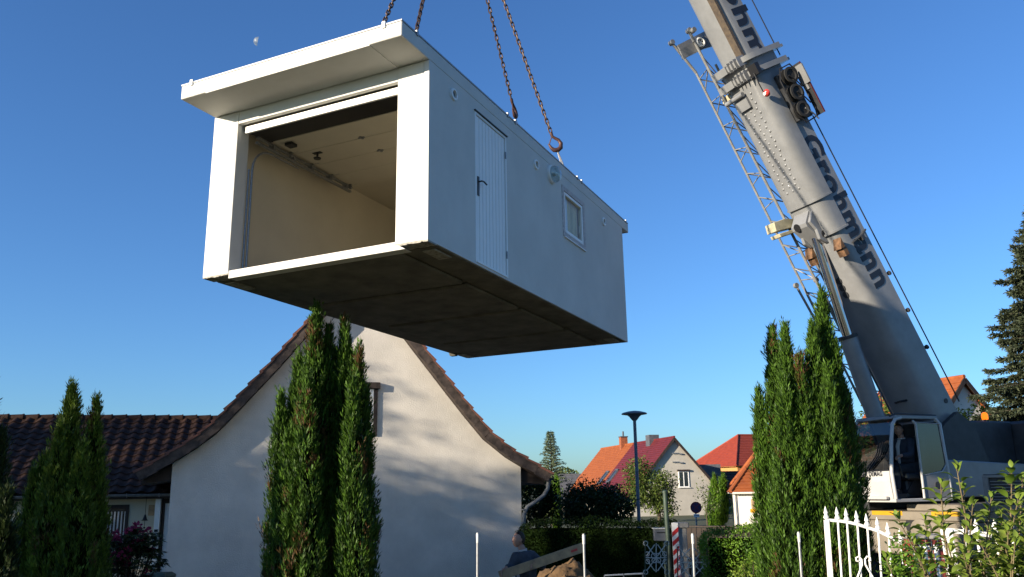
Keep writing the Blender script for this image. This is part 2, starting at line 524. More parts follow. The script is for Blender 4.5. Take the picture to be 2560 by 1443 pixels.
# sheet clips along the roof edge
def clip(x, y, fr):
    def f(q):
        if fr:
            q.box(x - .022, x + .022, y - .014, y + .05, GT - .045, GT + .035)
        else:
            q.box(x - .05, x + .010, y - .02, y + .02, GT - .035, GT + .03)
    return f
for x in (-3.22, -.24):
    gp(clip(x, -GA - .004, True), 'roof_clip', K['white'])
for y in (-.28, 2.15, 2.4, 4.85, 5.05, 7.45):
    gp(clip(.004, y, False), 'roof_clip', K['zinc'])
for x, y in ((-1.95, 1.0), (-.95, .9), (-1.25, 6.0), (-.2, 4.9)):
    gp(lambda q: q.tube([(x + .05 * math.cos(a), y, GT + .05 * math.sin(a)) for a in [math.pi * i / 8 for i in range(9)]], .012, 6), 'lifting_eye', K['zinc'])
# loose board lying on the garage floor
lb = thing('loose_board', 'small dark board lying inside the hanging garage behind the threshold', 'board', GM @ Matrix.Translation((-2.42, .55, .062)))
q = MB(Matrix.Rotation(R_(12), 4, 'X') @ Matrix.Rotation(.5, 4, 'Z'))
q.box(-.2, .2, -.1, .12, 0, .03)
q.build('board', K['wood_dark'], lb, bevel=.005)
MB().box(-.16, .16, .08, .16, 0, .07).build('batten', K['wood_dark'], lb)

# ------------------------------------------------------------------ chains, hooks, slings
HOOK = gw(-1.7, 3.6, GT) + V((0, 0, 6.0))
pitch = 0.085
def link_mesh():
    q = MB()
    r, L, Wd = .0125, .032, .024
    pts = []
    for i in range(5):
        a = math.pi * i / 4
        pts.append((Wd * math.cos(a), 0, L + Wd * math.sin(a)))
    for i in range(5):
        a = math.pi + math.pi * i / 4
        pts.append((Wd * math.cos(a), 0, -L + Wd * math.sin(a)))
    q.tube(pts, r, 5, closed=True)
    me = q.mesh('chain_link', smooth=True)
    me.materials.append(K['chain'])
    return me
LM = link_mesh()
def hook_part(parent, M):
    q = MB(M)
    pts, rs = [], []
    pts.append((0, 0, .34)); rs.append(.03)
    pts.append((0, 0, .26)); rs.append(.026)
    for x, z, r in ((.03, .225, .026), (.085, .17, .030), (.105, .10, .036), (.075, .03, .042), (.01, .0, .044), (-.055, .02, .038), (-.088, .07, .028), (-.10, .125, .018), (-.115, .15, .010)):
        pts.append((x, 0, z)); rs.append(r)
    q.tube(pts, rs, 8)
    q.tube([(-.005, 0, .26), (-.05, 0, .21), (-.098, 0, .14)], .010, 6)
    return q.build('hook', K['hook'], parent, smooth=60)
def find_t(A, B, py):
    lo, hi = 0.0, 1.0
    for _ in range(40):
        mid = (lo + hi) / 2
        if pix(A.lerp(B, mid))[1] > py: lo = mid
        else: hi = mid
    return lo
def chain(label, eye, hook_py, spin):
    A = gw(eye[0], eye[1], GT + .04)
    tp = find_t(A, HOOK, hook_py) if hook_py else .06
    Hb = A.lerp(HOOK, tp)
    d = (HOOK - A).normalized()
    T = thing('lifting_chain', label, 'chain', HOOK, 'four chains carrying the garage')
    T0 = Matrix.Translation(-HOOK)
    x = (CR - d * CR.dot(d)).normalized()
    y = d.cross(x)
    cs, sn = math.cos(spin), math.sin(spin)
    x, y = x * cs + y * sn, y * cs - x * sn
    hook_part(T, T0 @ frame(Hb, x, y, d))
    q = MB(T0)
    b = Hb + d * .02
    perp = y * .045
    q.tube([A - perp * .9, A.lerp(b, .5) - perp, b, A.lerp(b, .5) + perp, A + perp * .9], .011, 6)
    q.build('wire_sling', K['rope'], T, smooth=True)
    L = (HOOK - Hb).length - .36
    n = int(L / pitch)
    for i in range(n):
        o = bpy.data.objects.new('chain_link', LM)
        col.objects.link(o)
        o.parent = T
        a, b2 = (x, y) if i % 2 == 0 else (y, -x)
        wob = .06 * math.sin(i * 2.1 + spin)
        a, b2 = a * math.cos(wob) + b2 * math.sin(wob), b2 * math.cos(wob) - a * math.sin(wob)
        o.matrix_basis = T0 @ frame(Hb + d * (.38 + pitch * .66 * 0 + i * (L - .04) / n), a, b2, d)
chain('rusty chain hanging furthest left, vanishing behind the front roof edge', (-1.95, 1.0), None, .3)
chain('rusty chain meeting the near front corner of the garage roof', (-.95, .9), None, .9)
chain('rusty chain whose narrow edge-on hook ends above the side door', (-1.25, 6.0), 292, 1.35)
chain('rusty chain whose open hook stands clear above the round wall lamp', (-.2, 4.9), 376, .15)
# ------------------------------------------------------------------ white house with the swept gable
ga = at(421, 1300, 19.0); gb = at(1304, 1300, 21.0)
HT = V((gb.x - ga.x, gb.y - ga.y, 0)); HWD = HT.length; HT.normalize()
HD = V((-HT.y, HT.x, 0))
HO = V((ga.x, ga.y, 0))
HM = frame(HO, HT, HD, V((0, 0, 1)))
def hl(px, py, y=0.0):
    P = on(px, py, HO + HD * y, HD)
    q = P - HO
    return (q.dot(HT), P.z)
OV = -0.30
left = [hl(*p, OV) for p in ((340, 1180), (387, 1154), (472, 1103), (520, 1068), (548, 1041), (600, 987), (681, 902), (756, 817))]
right = [hl(*p, OV) for p in ((1378, 1184), (1345, 1163), (1281, 1124), (1228, 1081), (1180, 1023), (1134, 964), (1056, 863))]
def isect(p, q, r, s):
    d1 = (q[0] - p[0], q[1] - p[1]); d2 = (s[0] - r[0], s[1] - r[1])
    k = ((r[0] - p[0]) * d2[1] - (r[1] - p[1]) * d2[0]) / (d1[0] * d2[1] - d1[1] * d2[0])
    return (p[0] + d1[0] * k, p[1] + d1[1] * k)
apex = isect(left[4], left[-1], right[4], right[-1])
left.append(apex); right.append(apex)
def resample(pl, step):
    out = [V((*pl[0], 0))]
    pts = [V((*p, 0)) for p in pl]
    tot = sum((pts[i + 1] - pts[i]).length for i in range(len(pts) - 1))
    n = max(2, round(tot / step))
    st = tot / n
    i, pos, need = 0, pts[0].copy(), st
    while len(out) < n:
        seg = (pts[i + 1] - pos).length
        if seg >= need:
            pos = pos + (pts[i + 1] - pos).normalized() * need
            out.append(pos.copy()); need = st
        else:
            need -= seg; i += 1; pos = pts[i].copy()
            if i >= len(pts) - 1: break
    out.append(pts[-1])
    return [(p.x, p.y) for p in out]
def offset(pl, d):
    out = []
    for i, p in enumerate(pl):
        a, b = pl[max(i - 1, 0)], pl[min(i + 1, len(pl) - 1)]
        t = V((b[0] - a[0], b[1] - a[1])).normalized()
        out.append((p[0] - t.y * d, p[1] + t.x * d))
    return out
WH = thing('gable_house', 'white rendered house with a swept tiled gable roof behind the tall conifer', 'house', HM)
def hp(q, name, mt, parent=None, **k):
    return q.build(name, mt, parent or WH, **k)
prof = left + right[::-1][1:]
und = offset(left, -.21)[:-1]
undr = offset(right, .21)[:-1]
ap2 = (apex[0], apex[1] - .30)
def zat(pl, x):
    for i in range(len(pl) - 1):
        if min(pl[i][0], pl[i + 1][0]) <= x <= max(pl[i][0], pl[i + 1][0]):
            k = (x - pl[i][0]) / (pl[i + 1][0] - pl[i][0] + 1e-9)
            return pl[i][1] + (pl[i + 1][1] - pl[i][1]) * k
    return pl[0][1]
ul, ur = und + [ap2], undr + [ap2]
poly = [(0, 0), (HWD, 0), (HWD, zat(ur, HWD))] + [p for p in ur if p[0] < HWD - .02][:-1] + [ap2] + [p for p in ul if p[0] > .02][:-1][::-1] + [(0, zat(ul, 0))]
q = MB(); q.prism(poly, (0, 0, 0), (1, 0, 0), (0, 0, 1), (0, 9.0, 0)); hp(q, 'wall', K['stucco'])
# boarding under the tiles, with overhanging verge
for pl, sgn in ((left, 1), (right, -1)):
    o1, o2 = offset(pl, -.035 * sgn), offset(pl, -.20 * sgn)
    o1[-1] = (apex[0], apex[1] - .05); o2[-1] = (apex[0], apex[1] - .28)
    q = MB()
    rings = []
    for a, b in zip(o1, o2):
        rings.append([(a[0], OV + .03, a[1]), (a[0], 9.2, a[1]), (b[0], 9.2, b[1]), (b[0], OV + .03, b[1])])
    q.loft(rings); hp(q, 'roof_boarding', K['wood_dark'])
RF = None
for pl, sgn in ((left, 1), (right, -1)):
    rs = resample(pl, .37)
    q = MB()
    nn = len(rs) - 1
    for i in range(nn):
        a, b = V((*rs[i], 0)), V((*rs[i + 1], 0))
        t = (b - a).normalized(); n = V((-t.y, t.x, 0)) * sgn
        a0 = a - t * .05 + n * .055; b0 = b + n * .004
        q.prism([(a0.x, a0.y), (b0.x, b0.y), (b0.x - n.x * .02, b0.y - n.y * .02), (a0.x - n.x * .02, a0.y - n.y * .02)], (0, OV + .24, 0), (1, 0, 0), (0, 0, 1), (0, 9.4 - OV - .24, 0))
        tq = MB()
        # verge tile: flat cover with a flange that hangs over the gable edge
        tq.prism([(a0.x, a0.y), (b0.x, b0.y), (b0.x - n.x * .03, b0.y - n.y * .03), (a0.x - n.x * .055, a0.y - n.y * .055)], (0, OV - .03, 0), (1, 0, 0), (0, 0, 1), (0, .25, 0), 0)
        a1, b1 = a0 - n * .055 + t * .03, b0 - n * .012 - t * .006
        tq.prism([(a1.x, a1.y), (b1.x, b1.y), (b1.x - n.x * .215, b1.y - n.y * .215), (a1.x - n.x * .195, a1.y - n.y * .195)], (0, OV - .01, 0), (1, 0, 0), (0, 0, 1), (0, .03, 0), 1)
        hp(tq, 'verge_tile', [K['tile_red'], K['tile_face']])
    stuff(hp(q, 'tile_courses', K['tile_red']))
q = MB(); q.tube([(apex[0], OV - .03, apex[1] + .01), (apex[0], 9.4, apex[1] + .01)], .11, 10); hp(q, 'ridge_cap', K['tile_red'], smooth=True)
# purlin end blocks and eave boxes
for pl, sgn, xw in ((left, -1, 0), (right, 1, HWD)):
    e = pl[0]
    zz = zat(ul if sgn < 0 else ur, xw)
    q = MB(); q.prism([(xw + sgn * .002, zz - .02), (e[0] - sgn * .06, e[1] - .19), (e[0] - sgn * .06, e[1] - .26), (xw + sgn * .002, zz - .34)], (0, .06, 0), (1, 0, 0), (0, 0, 1), (0, 9.0, 0))
    hp(q, 'eave_soffit', K['wood_dark'])
# window in the gable
wx0, wz1 = hl(862, 972); wx1, wz0 = hl(942, 1082)
WW = MB(); d0 = -.045
WW.box(wx0, wx0 + .09, d0, -.001, wz0, wz1); WW.box(wx1 - .09, wx1, d0, -.001, wz0, wz1)
WW.box(wx0 + .002, wx1 - .002, d0 + .003, -.001, wz0 - .07, wz0)
wi = hp(WW, 'window', K['wood_dark'], bevel=.004)
q = MB(); q.box(wx0 - .06, wx1 + .05, -.11, -.001, wz1 + .002, wz1 + .15); hp(q, 'shutter_box', K['wood_dark'], wi, bevel=.006)
q = MB(); q.box(wx0 + .092, wx0 + .16, -.04, -.002, wz0 + .002, wz1); q.box(wx1 - .16, wx1 - .092, -.04, -.002, wz0 + .002, wz1); q.box(wx0 + .16, wx1 - .16, -.04, -.002, wz0 + .002, wz0 + .08); q.box(wx0 + .16, wx1 - .16, -.055, -.002, wz1 - .08, wz1)
q.box((wx0 + wx1) / 2 - .035, (wx0 + wx1) / 2 + .035, -.039, -.003, wz0 + .08, wz1 - .08)
hp(q, 'frame', K['white'], wi, bevel=.004)
for a, b in ((wx0 + .16, (wx0 + wx1) / 2 - .035), ((wx0 + wx1) / 2 + .035, wx1 - .16)):
    q = MB(); q.box(a, b, -.031, -.028, wz0 + .08, wz1 - .08); hp(q, 'pane', K['glass'], wi)
    q = MB(); n = 14
    tp = [(a + (b - a) * i / n, -.016 + .007 * math.sin(i * 2.2), wz1 - .08) for i in range(n + 1)]
    q.add(tp + [(p[0], p[1], wz0 + .08) for p in tp], [(i, i + 1, n + 2 + i, n + 1 + i) for i in range(n)]); hp(q, 'curtain', K['curtain'], wi)
# gutter with swan-neck downpipe at the street side
e = right[0]
gx, gz = e[0] + .02, e[1] - .10
q = MB()
arc = [(gx + .075 * math.cos(R_(a)), gz + .075 * math.sin(R_(a))) for a in range(180, 361, 20)]
q.prism(arc + [(p[0] * .94 + gx * .06, p[1] * .94 + gz * .06) for p in arc[::-1]], (0, -.12, 0), (1, 0, 0), (0, 0, 1), (0, 9.2, 0))
gu = hp(q, 'gutter', K['lead'])
def dp(px, py, y): 
    a = hl(px, py, y); return (a[0], y, a[1])
pp = [(gx, -.02, gz - .03)] + [dp(1369, 1222, -.02), dp(1360, 1238, -.03), dp(1338, 1255, -.05), dp(1318, 1268, -.07), dp(1310, 1285, -.08), dp(1309, 1320, -.08), (dp(1309, 1330, -.08)[0], -.08, 0.0)]
q = MB(); q.tube(pp, .048, 10); hp(q, 'downpipe', K['lead'], smooth=60)
q = MB()
for z in (1.0, 2.0):
    q.lathe([(.056, -.012), (.056, .012)], (pp[-1][0], -.08, z), 10)
hp(q, 'pipe_clamp', K['lead'], smooth=True)
# rough plinth along the foot of the gable
q = MB(); q.box(.01, HWD - .01, -.035, -.002, 0, .42); hp(q, 'plinth', K['rim'], bevel=.01)

# ------------------------------------------------------------------ low wing with the dark glazed tile roof
AM = HM @ Matrix.Translation((-0.004, 0, 0))
YA = 2.6
YE = YA - .42
ez = hl(350, 1232, YE)[1]
YR = YA + 2.3
rz = hl(330, 1046, YR)[1]
xl = hl(-160, 1200, YE)[0]
AN = thing('house_wing', 'low cream house wing under a dark glazed pantile roof', 'house', AM)
def ap_(q, name, mt, parent=None, **k):
    return q.build(name, mt, parent or AN, **k)
q = MB(); q.box(xl, -.01, YA, YR + 2.3, 0, ez + .05); ap_(q, 'wall', K['wallcream'])
sl_ = V((0, YR - YE, rz - ez)); SL = sl_.length; sd = sl_.normalized(); sn_ = V((0, -sd.z, sd.y))
q = MB()
q.prism([(YE + .02, ez - .03), (YR, rz - .04), (YR + 2.7, ez - .03), (YR + 2.7, ez - .12), (YR, rz - .14), (YE + .02, ez - .12)], (xl, 0, 0), (0, 1, 0), (0, 0, 1), (-xl - .01, 0, 0))
q.prism([(YE + (YR - YE) * .62, ez + (rz - ez) * .62 - .03), (YR, rz - .04), (YR, rz - .14), (YE + (YR - YE) * .62, ez + (rz - ez) * .62 - .13)], (-.0, 0, 0), (0, 1, 0), (0, 0, 1), (1.35, 0, 0))
ap_(q, 'roof_boarding', K['wood_dark'])
rows = 13; rp_ = SL / rows; tw = .30
q = MB()
prf = [(0, .030), (.04, .052), (.08, .056), (.12, .040), (.16, .014), (.21, .004), (.26, .010), (.305, .030)]
tl = rp_ + .05
vs = []
for k, (z_, l_) in enumerate(((0.0, 0.0), (0.0, tl))):
    for x, h in prf:
        vs.append((x, l_, h + (.022 if k == 0 else -.006)))
n = len(prf)
vs += [(x, 0.0, h + .022 - .016) for x, h in prf]
q.add(vs, [(i, i + 1, n + i + 1, n + i) for i in range(n - 1)] + [(i, 2 * n + i, 2 * n + i + 1, i + 1) for i in range(n - 1)])
tme = q.mesh('roof_tile', smooth=50); tme.materials.append(K['tile_dark'])
bx = V((1, 0, 0))
cols = int((1.4 - xl) / tw)
rest = MB()
cnt = 0
rt = random.Random(9)
for c in range(cols):
    for r in range(rows):
        x = 1.42 - (c + 1) * tw
        p = V((x, YE, ez)) + sd * (r * rp_ - .03) + sn_ * .0
        M = frame(p, bx, sd, sn_) @ Matrix.Rotation(rt.uniform(-.008, .008), 4, 'Z') @ Matrix.Translation((0, 0, rt.uniform(-.002, .004)))
        if x > -.35 and p.z < zat(left, x + .3) - .12: continue
        if cnt < 300:
            o = link('roof_tile', tme, AN); o.matrix_basis = M; cnt += 1
        else:
            rest.M = M; rest.add([v.co for v in tme.vertices], [tuple(p_.vertices) for p_ in tme.polygons])
stuff(ap_(rest, 'hidden_tiles', K['tile_dark'], smooth=50, recalc=False))
for i in range(int((1.4 - xl) / .36)):
    x = 1.4 - i * .36
    q = MB(); q.tube([(x, YR, rz + .0), (x - .37, YR, rz + .0)], [.105, .085], 10)
    q.lathe([(.115, 0), (.115, .03)], (x, YR, rz), 10, (-1, 0, 0))
    ap_(q, 'ridge_tile', K['tile_dark'], smooth=True)
q = MB()
gx, gz = YE - .04, ez - .03
arc = [(gx + .07 * math.cos(R_(a)), gz + .07 * math.sin(R_(a))) for a in range(180, 361, 20)]
q.prism(arc + [(p[0] * .94 + gx * .06, p[1] * .94 + gz * .06) for p in arc[::-1]], (xl, 0, 0), (0, 1, 0), (0, 0, 1), (-xl - .05, 0, 0))
gg = ap_(q, 'gutter', K['lead'], smooth=30)
for i in range(12):
    x = -.5 - i * .72
    q = MB(); q.tube([(x, gx - .075, gz + .01), (x, gx - .055, gz - .055), (x, gx, gz - .08), (x, gx + .07, gz - .05)], .009, 5); ap_(q, 'gutter_bracket', K['zinc'], gg)
q = MB(); q.box(xl, -.01, YE + .01, YA, ez - .145, ez - .125); ap_(q, 'soffit', K['wood_dark'])
# window with curtain, door, bell, post
def an(px, py, y=YA): 
    return hl(px, py, y)
ax0 = an(212, 1290)[0]; ax1 = an(322, 1290)[0]; az1 = an(300, 1262)[1]; az0 = .9
q = MB(); q.box(ax0, ax0 + .07, YA - .05, YA - .001, az0, az1); q.box(ax1 - .07, ax1, YA - .05, YA - .001, az0, az1); q.box(ax0 + .07, ax1 - .07, YA - .05, YA - .001, az1 - .09, az1); q.box(ax0 - .04, ax1 + .04, YA - .12, YA - .001, az0 - .05, az0 - .001)
aw = ap_(q, 'window', K['wood_dark'], bevel=.004)
q = MB(); q.box(ax0 + .07, ax1 - .07, YA - .03, YA - .025, az0, az1 - .09); ap_(q, 'pane', K['glass'], aw)
q = MB(); n = 40
tp = [(ax0 + .07 + (ax1 - ax0 - .14) * i / n, YA - .012 + .008 * math.sin(i * 1.7), az1 - .16) for i in range(n + 1)]
q.add(tp + [(p[0], p[1], az0) for p in tp], [(i, i + 1, n + 2 + i, n + 1 + i) for i in range(n)]); ap_(q, 'curtain', K['curtain'], aw)
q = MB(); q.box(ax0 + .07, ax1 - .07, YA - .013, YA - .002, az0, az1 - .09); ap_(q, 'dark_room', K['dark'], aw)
dx = an(407, 1350)[0]; dx1 = an(428, 1350)[0]
px0, px1 = an(385, 1350)[0], an(399, 1350)[0]
q = MB(); q.box(px0, px1, YA - .22, YA - .001, 0, ez - .15); ap_(q, 'post', K['white'], bevel=.005)
q = MB(); q.box(px1 + .01, dx, YA - .10, YA - .001, 0, ez - .15); q.box(dx, -.02, YA - .10, YA - .001, ez - .26, ez - .15); dr = ap_(q, 'door_frame', K['wood_dark'])
q = MB(); q.box(dx + .01, -.02, YA - .06, YA - .002, .05, ez - .265); ap_(q, 'door', K['curtain'], bevel=.004)
q = MB(); q.box(px0 + .02, px1 - .02, YA - .232, YA - .221, 1.62, 1.68); q.box(px0 + .05, px1 - .03, YA - .24, YA - .221, 1.3, 1.5); ap_(q, 'letter_slot', K['black'])
bx_, bz_ = an(368, 1300)
q = MB(); q.lathe([(.008, .14), (.02, .12), (.04, .06), (.05, .02), (.085, 0), (.06, -.01)], (bx_, YA - .35, bz_), 12); q.tube([(bx_, YA - .35, bz_ + .13), (bx_, YA - .35, ez - .12)], .006, 5)
q.tube([(bx_, YA - .35, bz_), (bx_, YA - .35, bz_ - .16)], .006, 5); q.lathe([(.0, -.03), (.03, 0), (.0, .03)], (bx_, YA - .35, bz_ - .17), 8)
bell = thing('door_bell', 'small dark metal bell hanging beside the white post of the house wing', 'bell', AM @ Matrix.Translation((bx_, YA - .35, bz_)))
q.M = None
q.v = [(v[0] - bx_, v[1] - YA + .35, v[2] - bz_) for v in q.v]
q.build('bell_body', K['black'], bell, smooth=True)
q = MB(); q.box(px0 - .17, px0 - .04, YA - .05, YA - .001, bz_ + .1, bz_ + .35); ap_(q, 'wall_plate', K['wood'], bevel=.004)

# ------------------------------------------------------------------ houses further along the street
K['roof_orange'] = mat('orange_clay_tiles', (0.29, 0.078, 0.018), 0.8, var=0.2, scale=2.5, bump=0.5, bscale=14, c2=(0.20, 0.05, 0.014))
K['roof_red'] = mat('dark_red_clay_tiles', (0.135, 0.018, 0.02), 0.55, var=0.2, scale=2.5, bump=0.4, bscale=14, c2=(0.085, 0.012, 0.015))
K['roof_bright'] = mat('bright_red_clay_tiles', (0.27, 0.042, 0.020), 0.7, var=0.15, scale=2.0, bump=0.4, bscale=12, c2=(0.20, 0.03, 0.016))
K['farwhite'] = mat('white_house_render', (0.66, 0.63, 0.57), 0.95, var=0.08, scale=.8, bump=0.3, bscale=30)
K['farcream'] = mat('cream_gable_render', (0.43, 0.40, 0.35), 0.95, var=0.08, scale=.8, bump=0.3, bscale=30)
K['ochre'] = mat('ochre_house_render', (0.46, 0.23, 0.08), 0.95, var=0.06, scale=.8)
K['brick'] = mat('chimney_brick', (0.26, 0.08, 0.035), 0.9, var=0.25, scale=7, bump=0.5, bscale=20)
K['slate'] = mat('slate_cladding', (0.08, 0.085, 0.10), 0.6, var=0.2, scale=5)
K['darkroof'] = mat('dark_brown_roof', (0.045, 0.028, 0.026), 0.7, var=0.2, scale=3)
def courses(q, r0, r1, e0, e1, n, th=.05, lift=.045):
    """stepped tile courses between a ridge line and an eave line"""
    r0, r1, e0, e1 = map(V, (r0, r1, e0, e1))
    nm = (r1 - r0).cross(e0 - r0)
    if (e1 - r1).length > .01 and nm.length < 1e-6: nm = (e1 - e0).cross(e0 - r0)
    nm.normalize()
    if nm.z < 0: nm = -nm
    for i in range(n):
        a, b = i / n, (i + 1) / n
        p = [r0.lerp(e0, a), r1.lerp(e1, a), r1.lerp(e1, b + .004), r0.lerp(e0, b + .004)]
        top = [p[0] + nm * .003, p[1] + nm * .003, p[2] + nm * lift, p[3] + nm * lift]
        bot = [x - nm * th for x in p]
        q.add(top + bot, [(0, 1, 2, 3), (7, 6, 5, 4), (0, 4, 5, 1), (1, 5, 6, 2), (2, 6, 7, 3), (3, 7, 4, 0)])
def gable_house(label, apx, r, ln, wl, wr, zr, zl, zrr, wallm, roofm, n=24, over=.35, split=None, name='gable_house', nf=True):
    r = V((*r, 0)).normalized(); g = V((r.y, -r.x, 0))
    M = frame(V((apx[0], apx[1], 0)), g, r, V((0, 0, 1)))
    T = thing(name, label, 'house', M)
    q = MB()
    k1, k2 = (zr - zl) / wl, (zr - zrr) / wr
    iw1, iw2 = wl - over, wr - over
    q.prism([(-iw1, 0), (iw2, 0), (iw2, zrr + k2 * over - .16), (0, zr - .16), (-iw1, zl + k1 * over - .16)], (0, .25, 0), (1, 0, 0), (0, 0, 1), (0, ln - .5, 0))
    q.build('wall', wallm, T)
    def side(y0, y1, rm, nm):
        for s, w_, z_ in ((-1, wl, zl), (1, wr, zrr)):
            q = MB()
            courses(q, (0, y0, zr), (0, y1, zr), (s * w_, y0, z_), (s * w_, y1, z_), n)
            q.build(nm, rm, T)
        q = MB(); q.tube([(0, y0, zr + .02), (0, y1, zr + .02)], .09, 8); q.build('ridge_cap', rm, T, smooth=True)
    if split:
        side(0, ln * split - .02, roofm[0], 'roof'); side(ln * split + .02, ln, roofm[1], 'roof')
    else:
        side(0, ln, roofm, 'roof')
    for s, w_, z_ in ((-1, wl, zl), (1, wr, zrr)):
        q = MB(); q.bar((0, -.02, zr - .13), (s * w_, -.02, z_ - .13), .05, .2, (0, 0, 1)); q.build('verge_board', K['wood_dark'], T)
    return T, M
def far_window(T, x, z, w_, h_, y=.25, wood=K['wood_dark'], box=True):
    q = MB(); t = .07
    q.box(x, x + t, y - .06, y - .002, z, z + h_); q.box(x + w_ - t, x + w_, y - .06, y - .002, z, z + h_); q.box(x + t, x + w_ - t, y - .06, y - .002, z + h_ - t, z + h_); q.box(x + t, x + w_ - t, y - .06, y - .002, z, z + t)
    q.box(x + w_ / 2 - .03, x + w_ / 2 + .03, y - .055, y - .002, z + t, z + h_ - t)
    f = q.build('window', K['white'], T)
    q = MB(); q.box(x + t, x + w_ - t, y - .03, y - .02, z + t, z + h_ - t); q.build('pane', K['farglass'], T).parent = f
    q = MB(); q.box(x - .1, x + w_ + .1, y - .16, y - .002, z + h_ + .002, z + h_ + .14); q.build('shutter_box', wood, T).parent = f
    q = MB(); q.box(x - .08, x + w_ + .08, y - .12, y - .002, z - .06, z - .002); q.build('sill', K['farwhite'], T).parent = f
    return f
K['farglass'] = mat('dark_window_glass', (0.02, 0.025, 0.03), 0.08, var=.1, spec=.8)
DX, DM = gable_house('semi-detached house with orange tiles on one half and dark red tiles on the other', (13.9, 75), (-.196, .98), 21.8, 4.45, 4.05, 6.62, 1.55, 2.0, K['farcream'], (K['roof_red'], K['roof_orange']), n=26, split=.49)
far_window(DX, .25, 2.35, .95, 1.35)
MBq = MB(); MBq.box(-.45, .25, 13.3, 13.95, 5.6, 7.4); ch = MBq.build('chimney', K['brick'], DX)
q = MB(); q.box(-.5, .3, 13.24, 14.0, 7.4, 7.5); q.tube([(-.1, 13.6, 7.5), (-.1, 13.6, 8.0)], .09, 8); q.build('chimney_pot', K['slate'], DX).parent = ch
q = MB(); q.box(-.5, .45, 4.9, 5.9, 5.6, 7.12); q.build('chimney', K['slate'], DX)
def skylight(T, xs_, y, k, zr):
    q = MB()
    def P(x, y_, up): return (x - up * .75, y_, zr + k * x + up * .66)
    x0, x1 = xs_
    for (a, b, c, d) in ((x0, x1, y, y + .1), (x0, x1, y + .9, y + 1.0), (x0, x0 - .12, y, y + 1.0), (x1 + .12, x1, y, y + 1.0)):
        q.add([P(a, c, .03), P(b, c, .03), P(b, d, .03), P(a, d, .03), P(a, c, .16), P(b, c, .16), P(b, d, .16), P(a, d, .16)], [(3, 2, 1, 0), (4, 5, 6, 7), (0, 1, 5, 4), (1, 2, 6, 5), (2, 3, 7, 6), (3, 0, 4, 7)])
    f = q.build('roof_window', K['slate'], T)
    q = MB(); q.add([P(x0, y + .08, .11), P(x1, y + .08, .11), P(x1, y + .92, .11), P(x0, y + .92, .11)], [(0, 1, 2, 3)]); q.build('pane', K['farglass'], T).parent = f
kd = (6.62 - 1.55) / 4.45
skylight(DX, (-2.35, -3.45), 11.3, kd, 6.62)
skylight(DX, (-2.25, -3.35), 8.6, kd, 6.62)
for z in (5.2, 4.45):
    q = MB(); q.box(-.25, .35, .13, .249, z, z + .08); q.box(.42, .7, .13, .249, z - .08, z + .02); q.build('wall_anchor', K['zinc'], DX)
q = MB(); q.tube([(-4.2, .2, 1.55), (-4.2, 21.6, 1.55)], .07, 8); q.tube([(-4.2, 21.5, 1.5), (-4.15, 21.5, 0)], .05, 8); q.build('gutter', K['zinc'], DX, smooth=True)
# hipped house in the distance
def hip_house(label, c, xd, hw, hd, ze, zr, ridge, wallm, roofm, n=18, over=.5, name='hipped_house'):
    xd = V((*xd, 0)).normalized(); yd = V((-xd.y, xd.x, 0))
    T = thing(name, label, 'house', frame(V((*c, 0)), xd, yd, V((0, 0, 1))))
    q = MB(); q.box(-hw, hw, -hd, hd, 0, ze); q.build('wall', wallm, T)
    A, B = hw + over, hd + over
    r0, r1 = V((-ridge, 0, zr)), V((ridge, 0, zr))
    z = ze - .12
    P = [V((-A, -B, z)), V((A, -B, z)), V((A, B, z)), V((-A, B, z))]
    for ra, rb, ea, eb in ((r0, r1, P[0], P[1]), (r1, r0, P[2], P[3]), (r0, r0, P[3], P[0]), (r1, r1, P[1], P[2])):
        q = MB(); courses(q, ra, rb if (rb - ra).length > .01 else ra + (eb - ea).normalized() * .01, ea, eb, n); q.build('roof', roofm, T)
    for a, b in ((r0, P[0]), (r0, P[3]), (r1, P[1]), (r1, P[2]), (r0, r1)):
        q = MB(); q.tube([a + V((0, 0, .05)), b + V((0, 0, .05))], .11, 8); q.build('ridge_cap', roofm, T, smooth=True)
    q = MB(); q.box(-A + .02, A - .02, -B + .02, B - .02, ze - .2, ze - .14); q.build('eave_soffit', wallm, T)
    return T
hc = at(1905, 1180, 112)
HH = hip_house('large ochre house with a bright red hipped roof far behind the fence', (hc.x, hc.y), (.94, .34), 7.2, 5.2, 2.5 + (1213 - 1166) / F * 105, 2.5 + (1213 - 1096) / F * 112, 3.2, K['ochre'], K['roof_bright'])
zE = 2.5 + (1213 - 1166) / F * 105
for x in (-5.2, -1.6):
    far_window(HH, x, zE - 2.1, 1.2, 1.4, -5.2)
q = MB(); q.box(-1.9, -.9, -3.9, -3.0, zE + 1.0, zE + 1.75); q.build('roof_window', K['white'], HH)
# dark-roofed low building between
dc = at(1815, 1200, 92)
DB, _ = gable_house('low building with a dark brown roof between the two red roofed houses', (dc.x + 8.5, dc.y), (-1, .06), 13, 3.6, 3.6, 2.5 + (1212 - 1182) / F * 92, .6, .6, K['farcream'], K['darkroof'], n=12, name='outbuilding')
q = MB(); q.box(-1.9, -.2, 9.2, 11.4, 2.2, 4.6); q.build('chimney', K['slate'], DB)
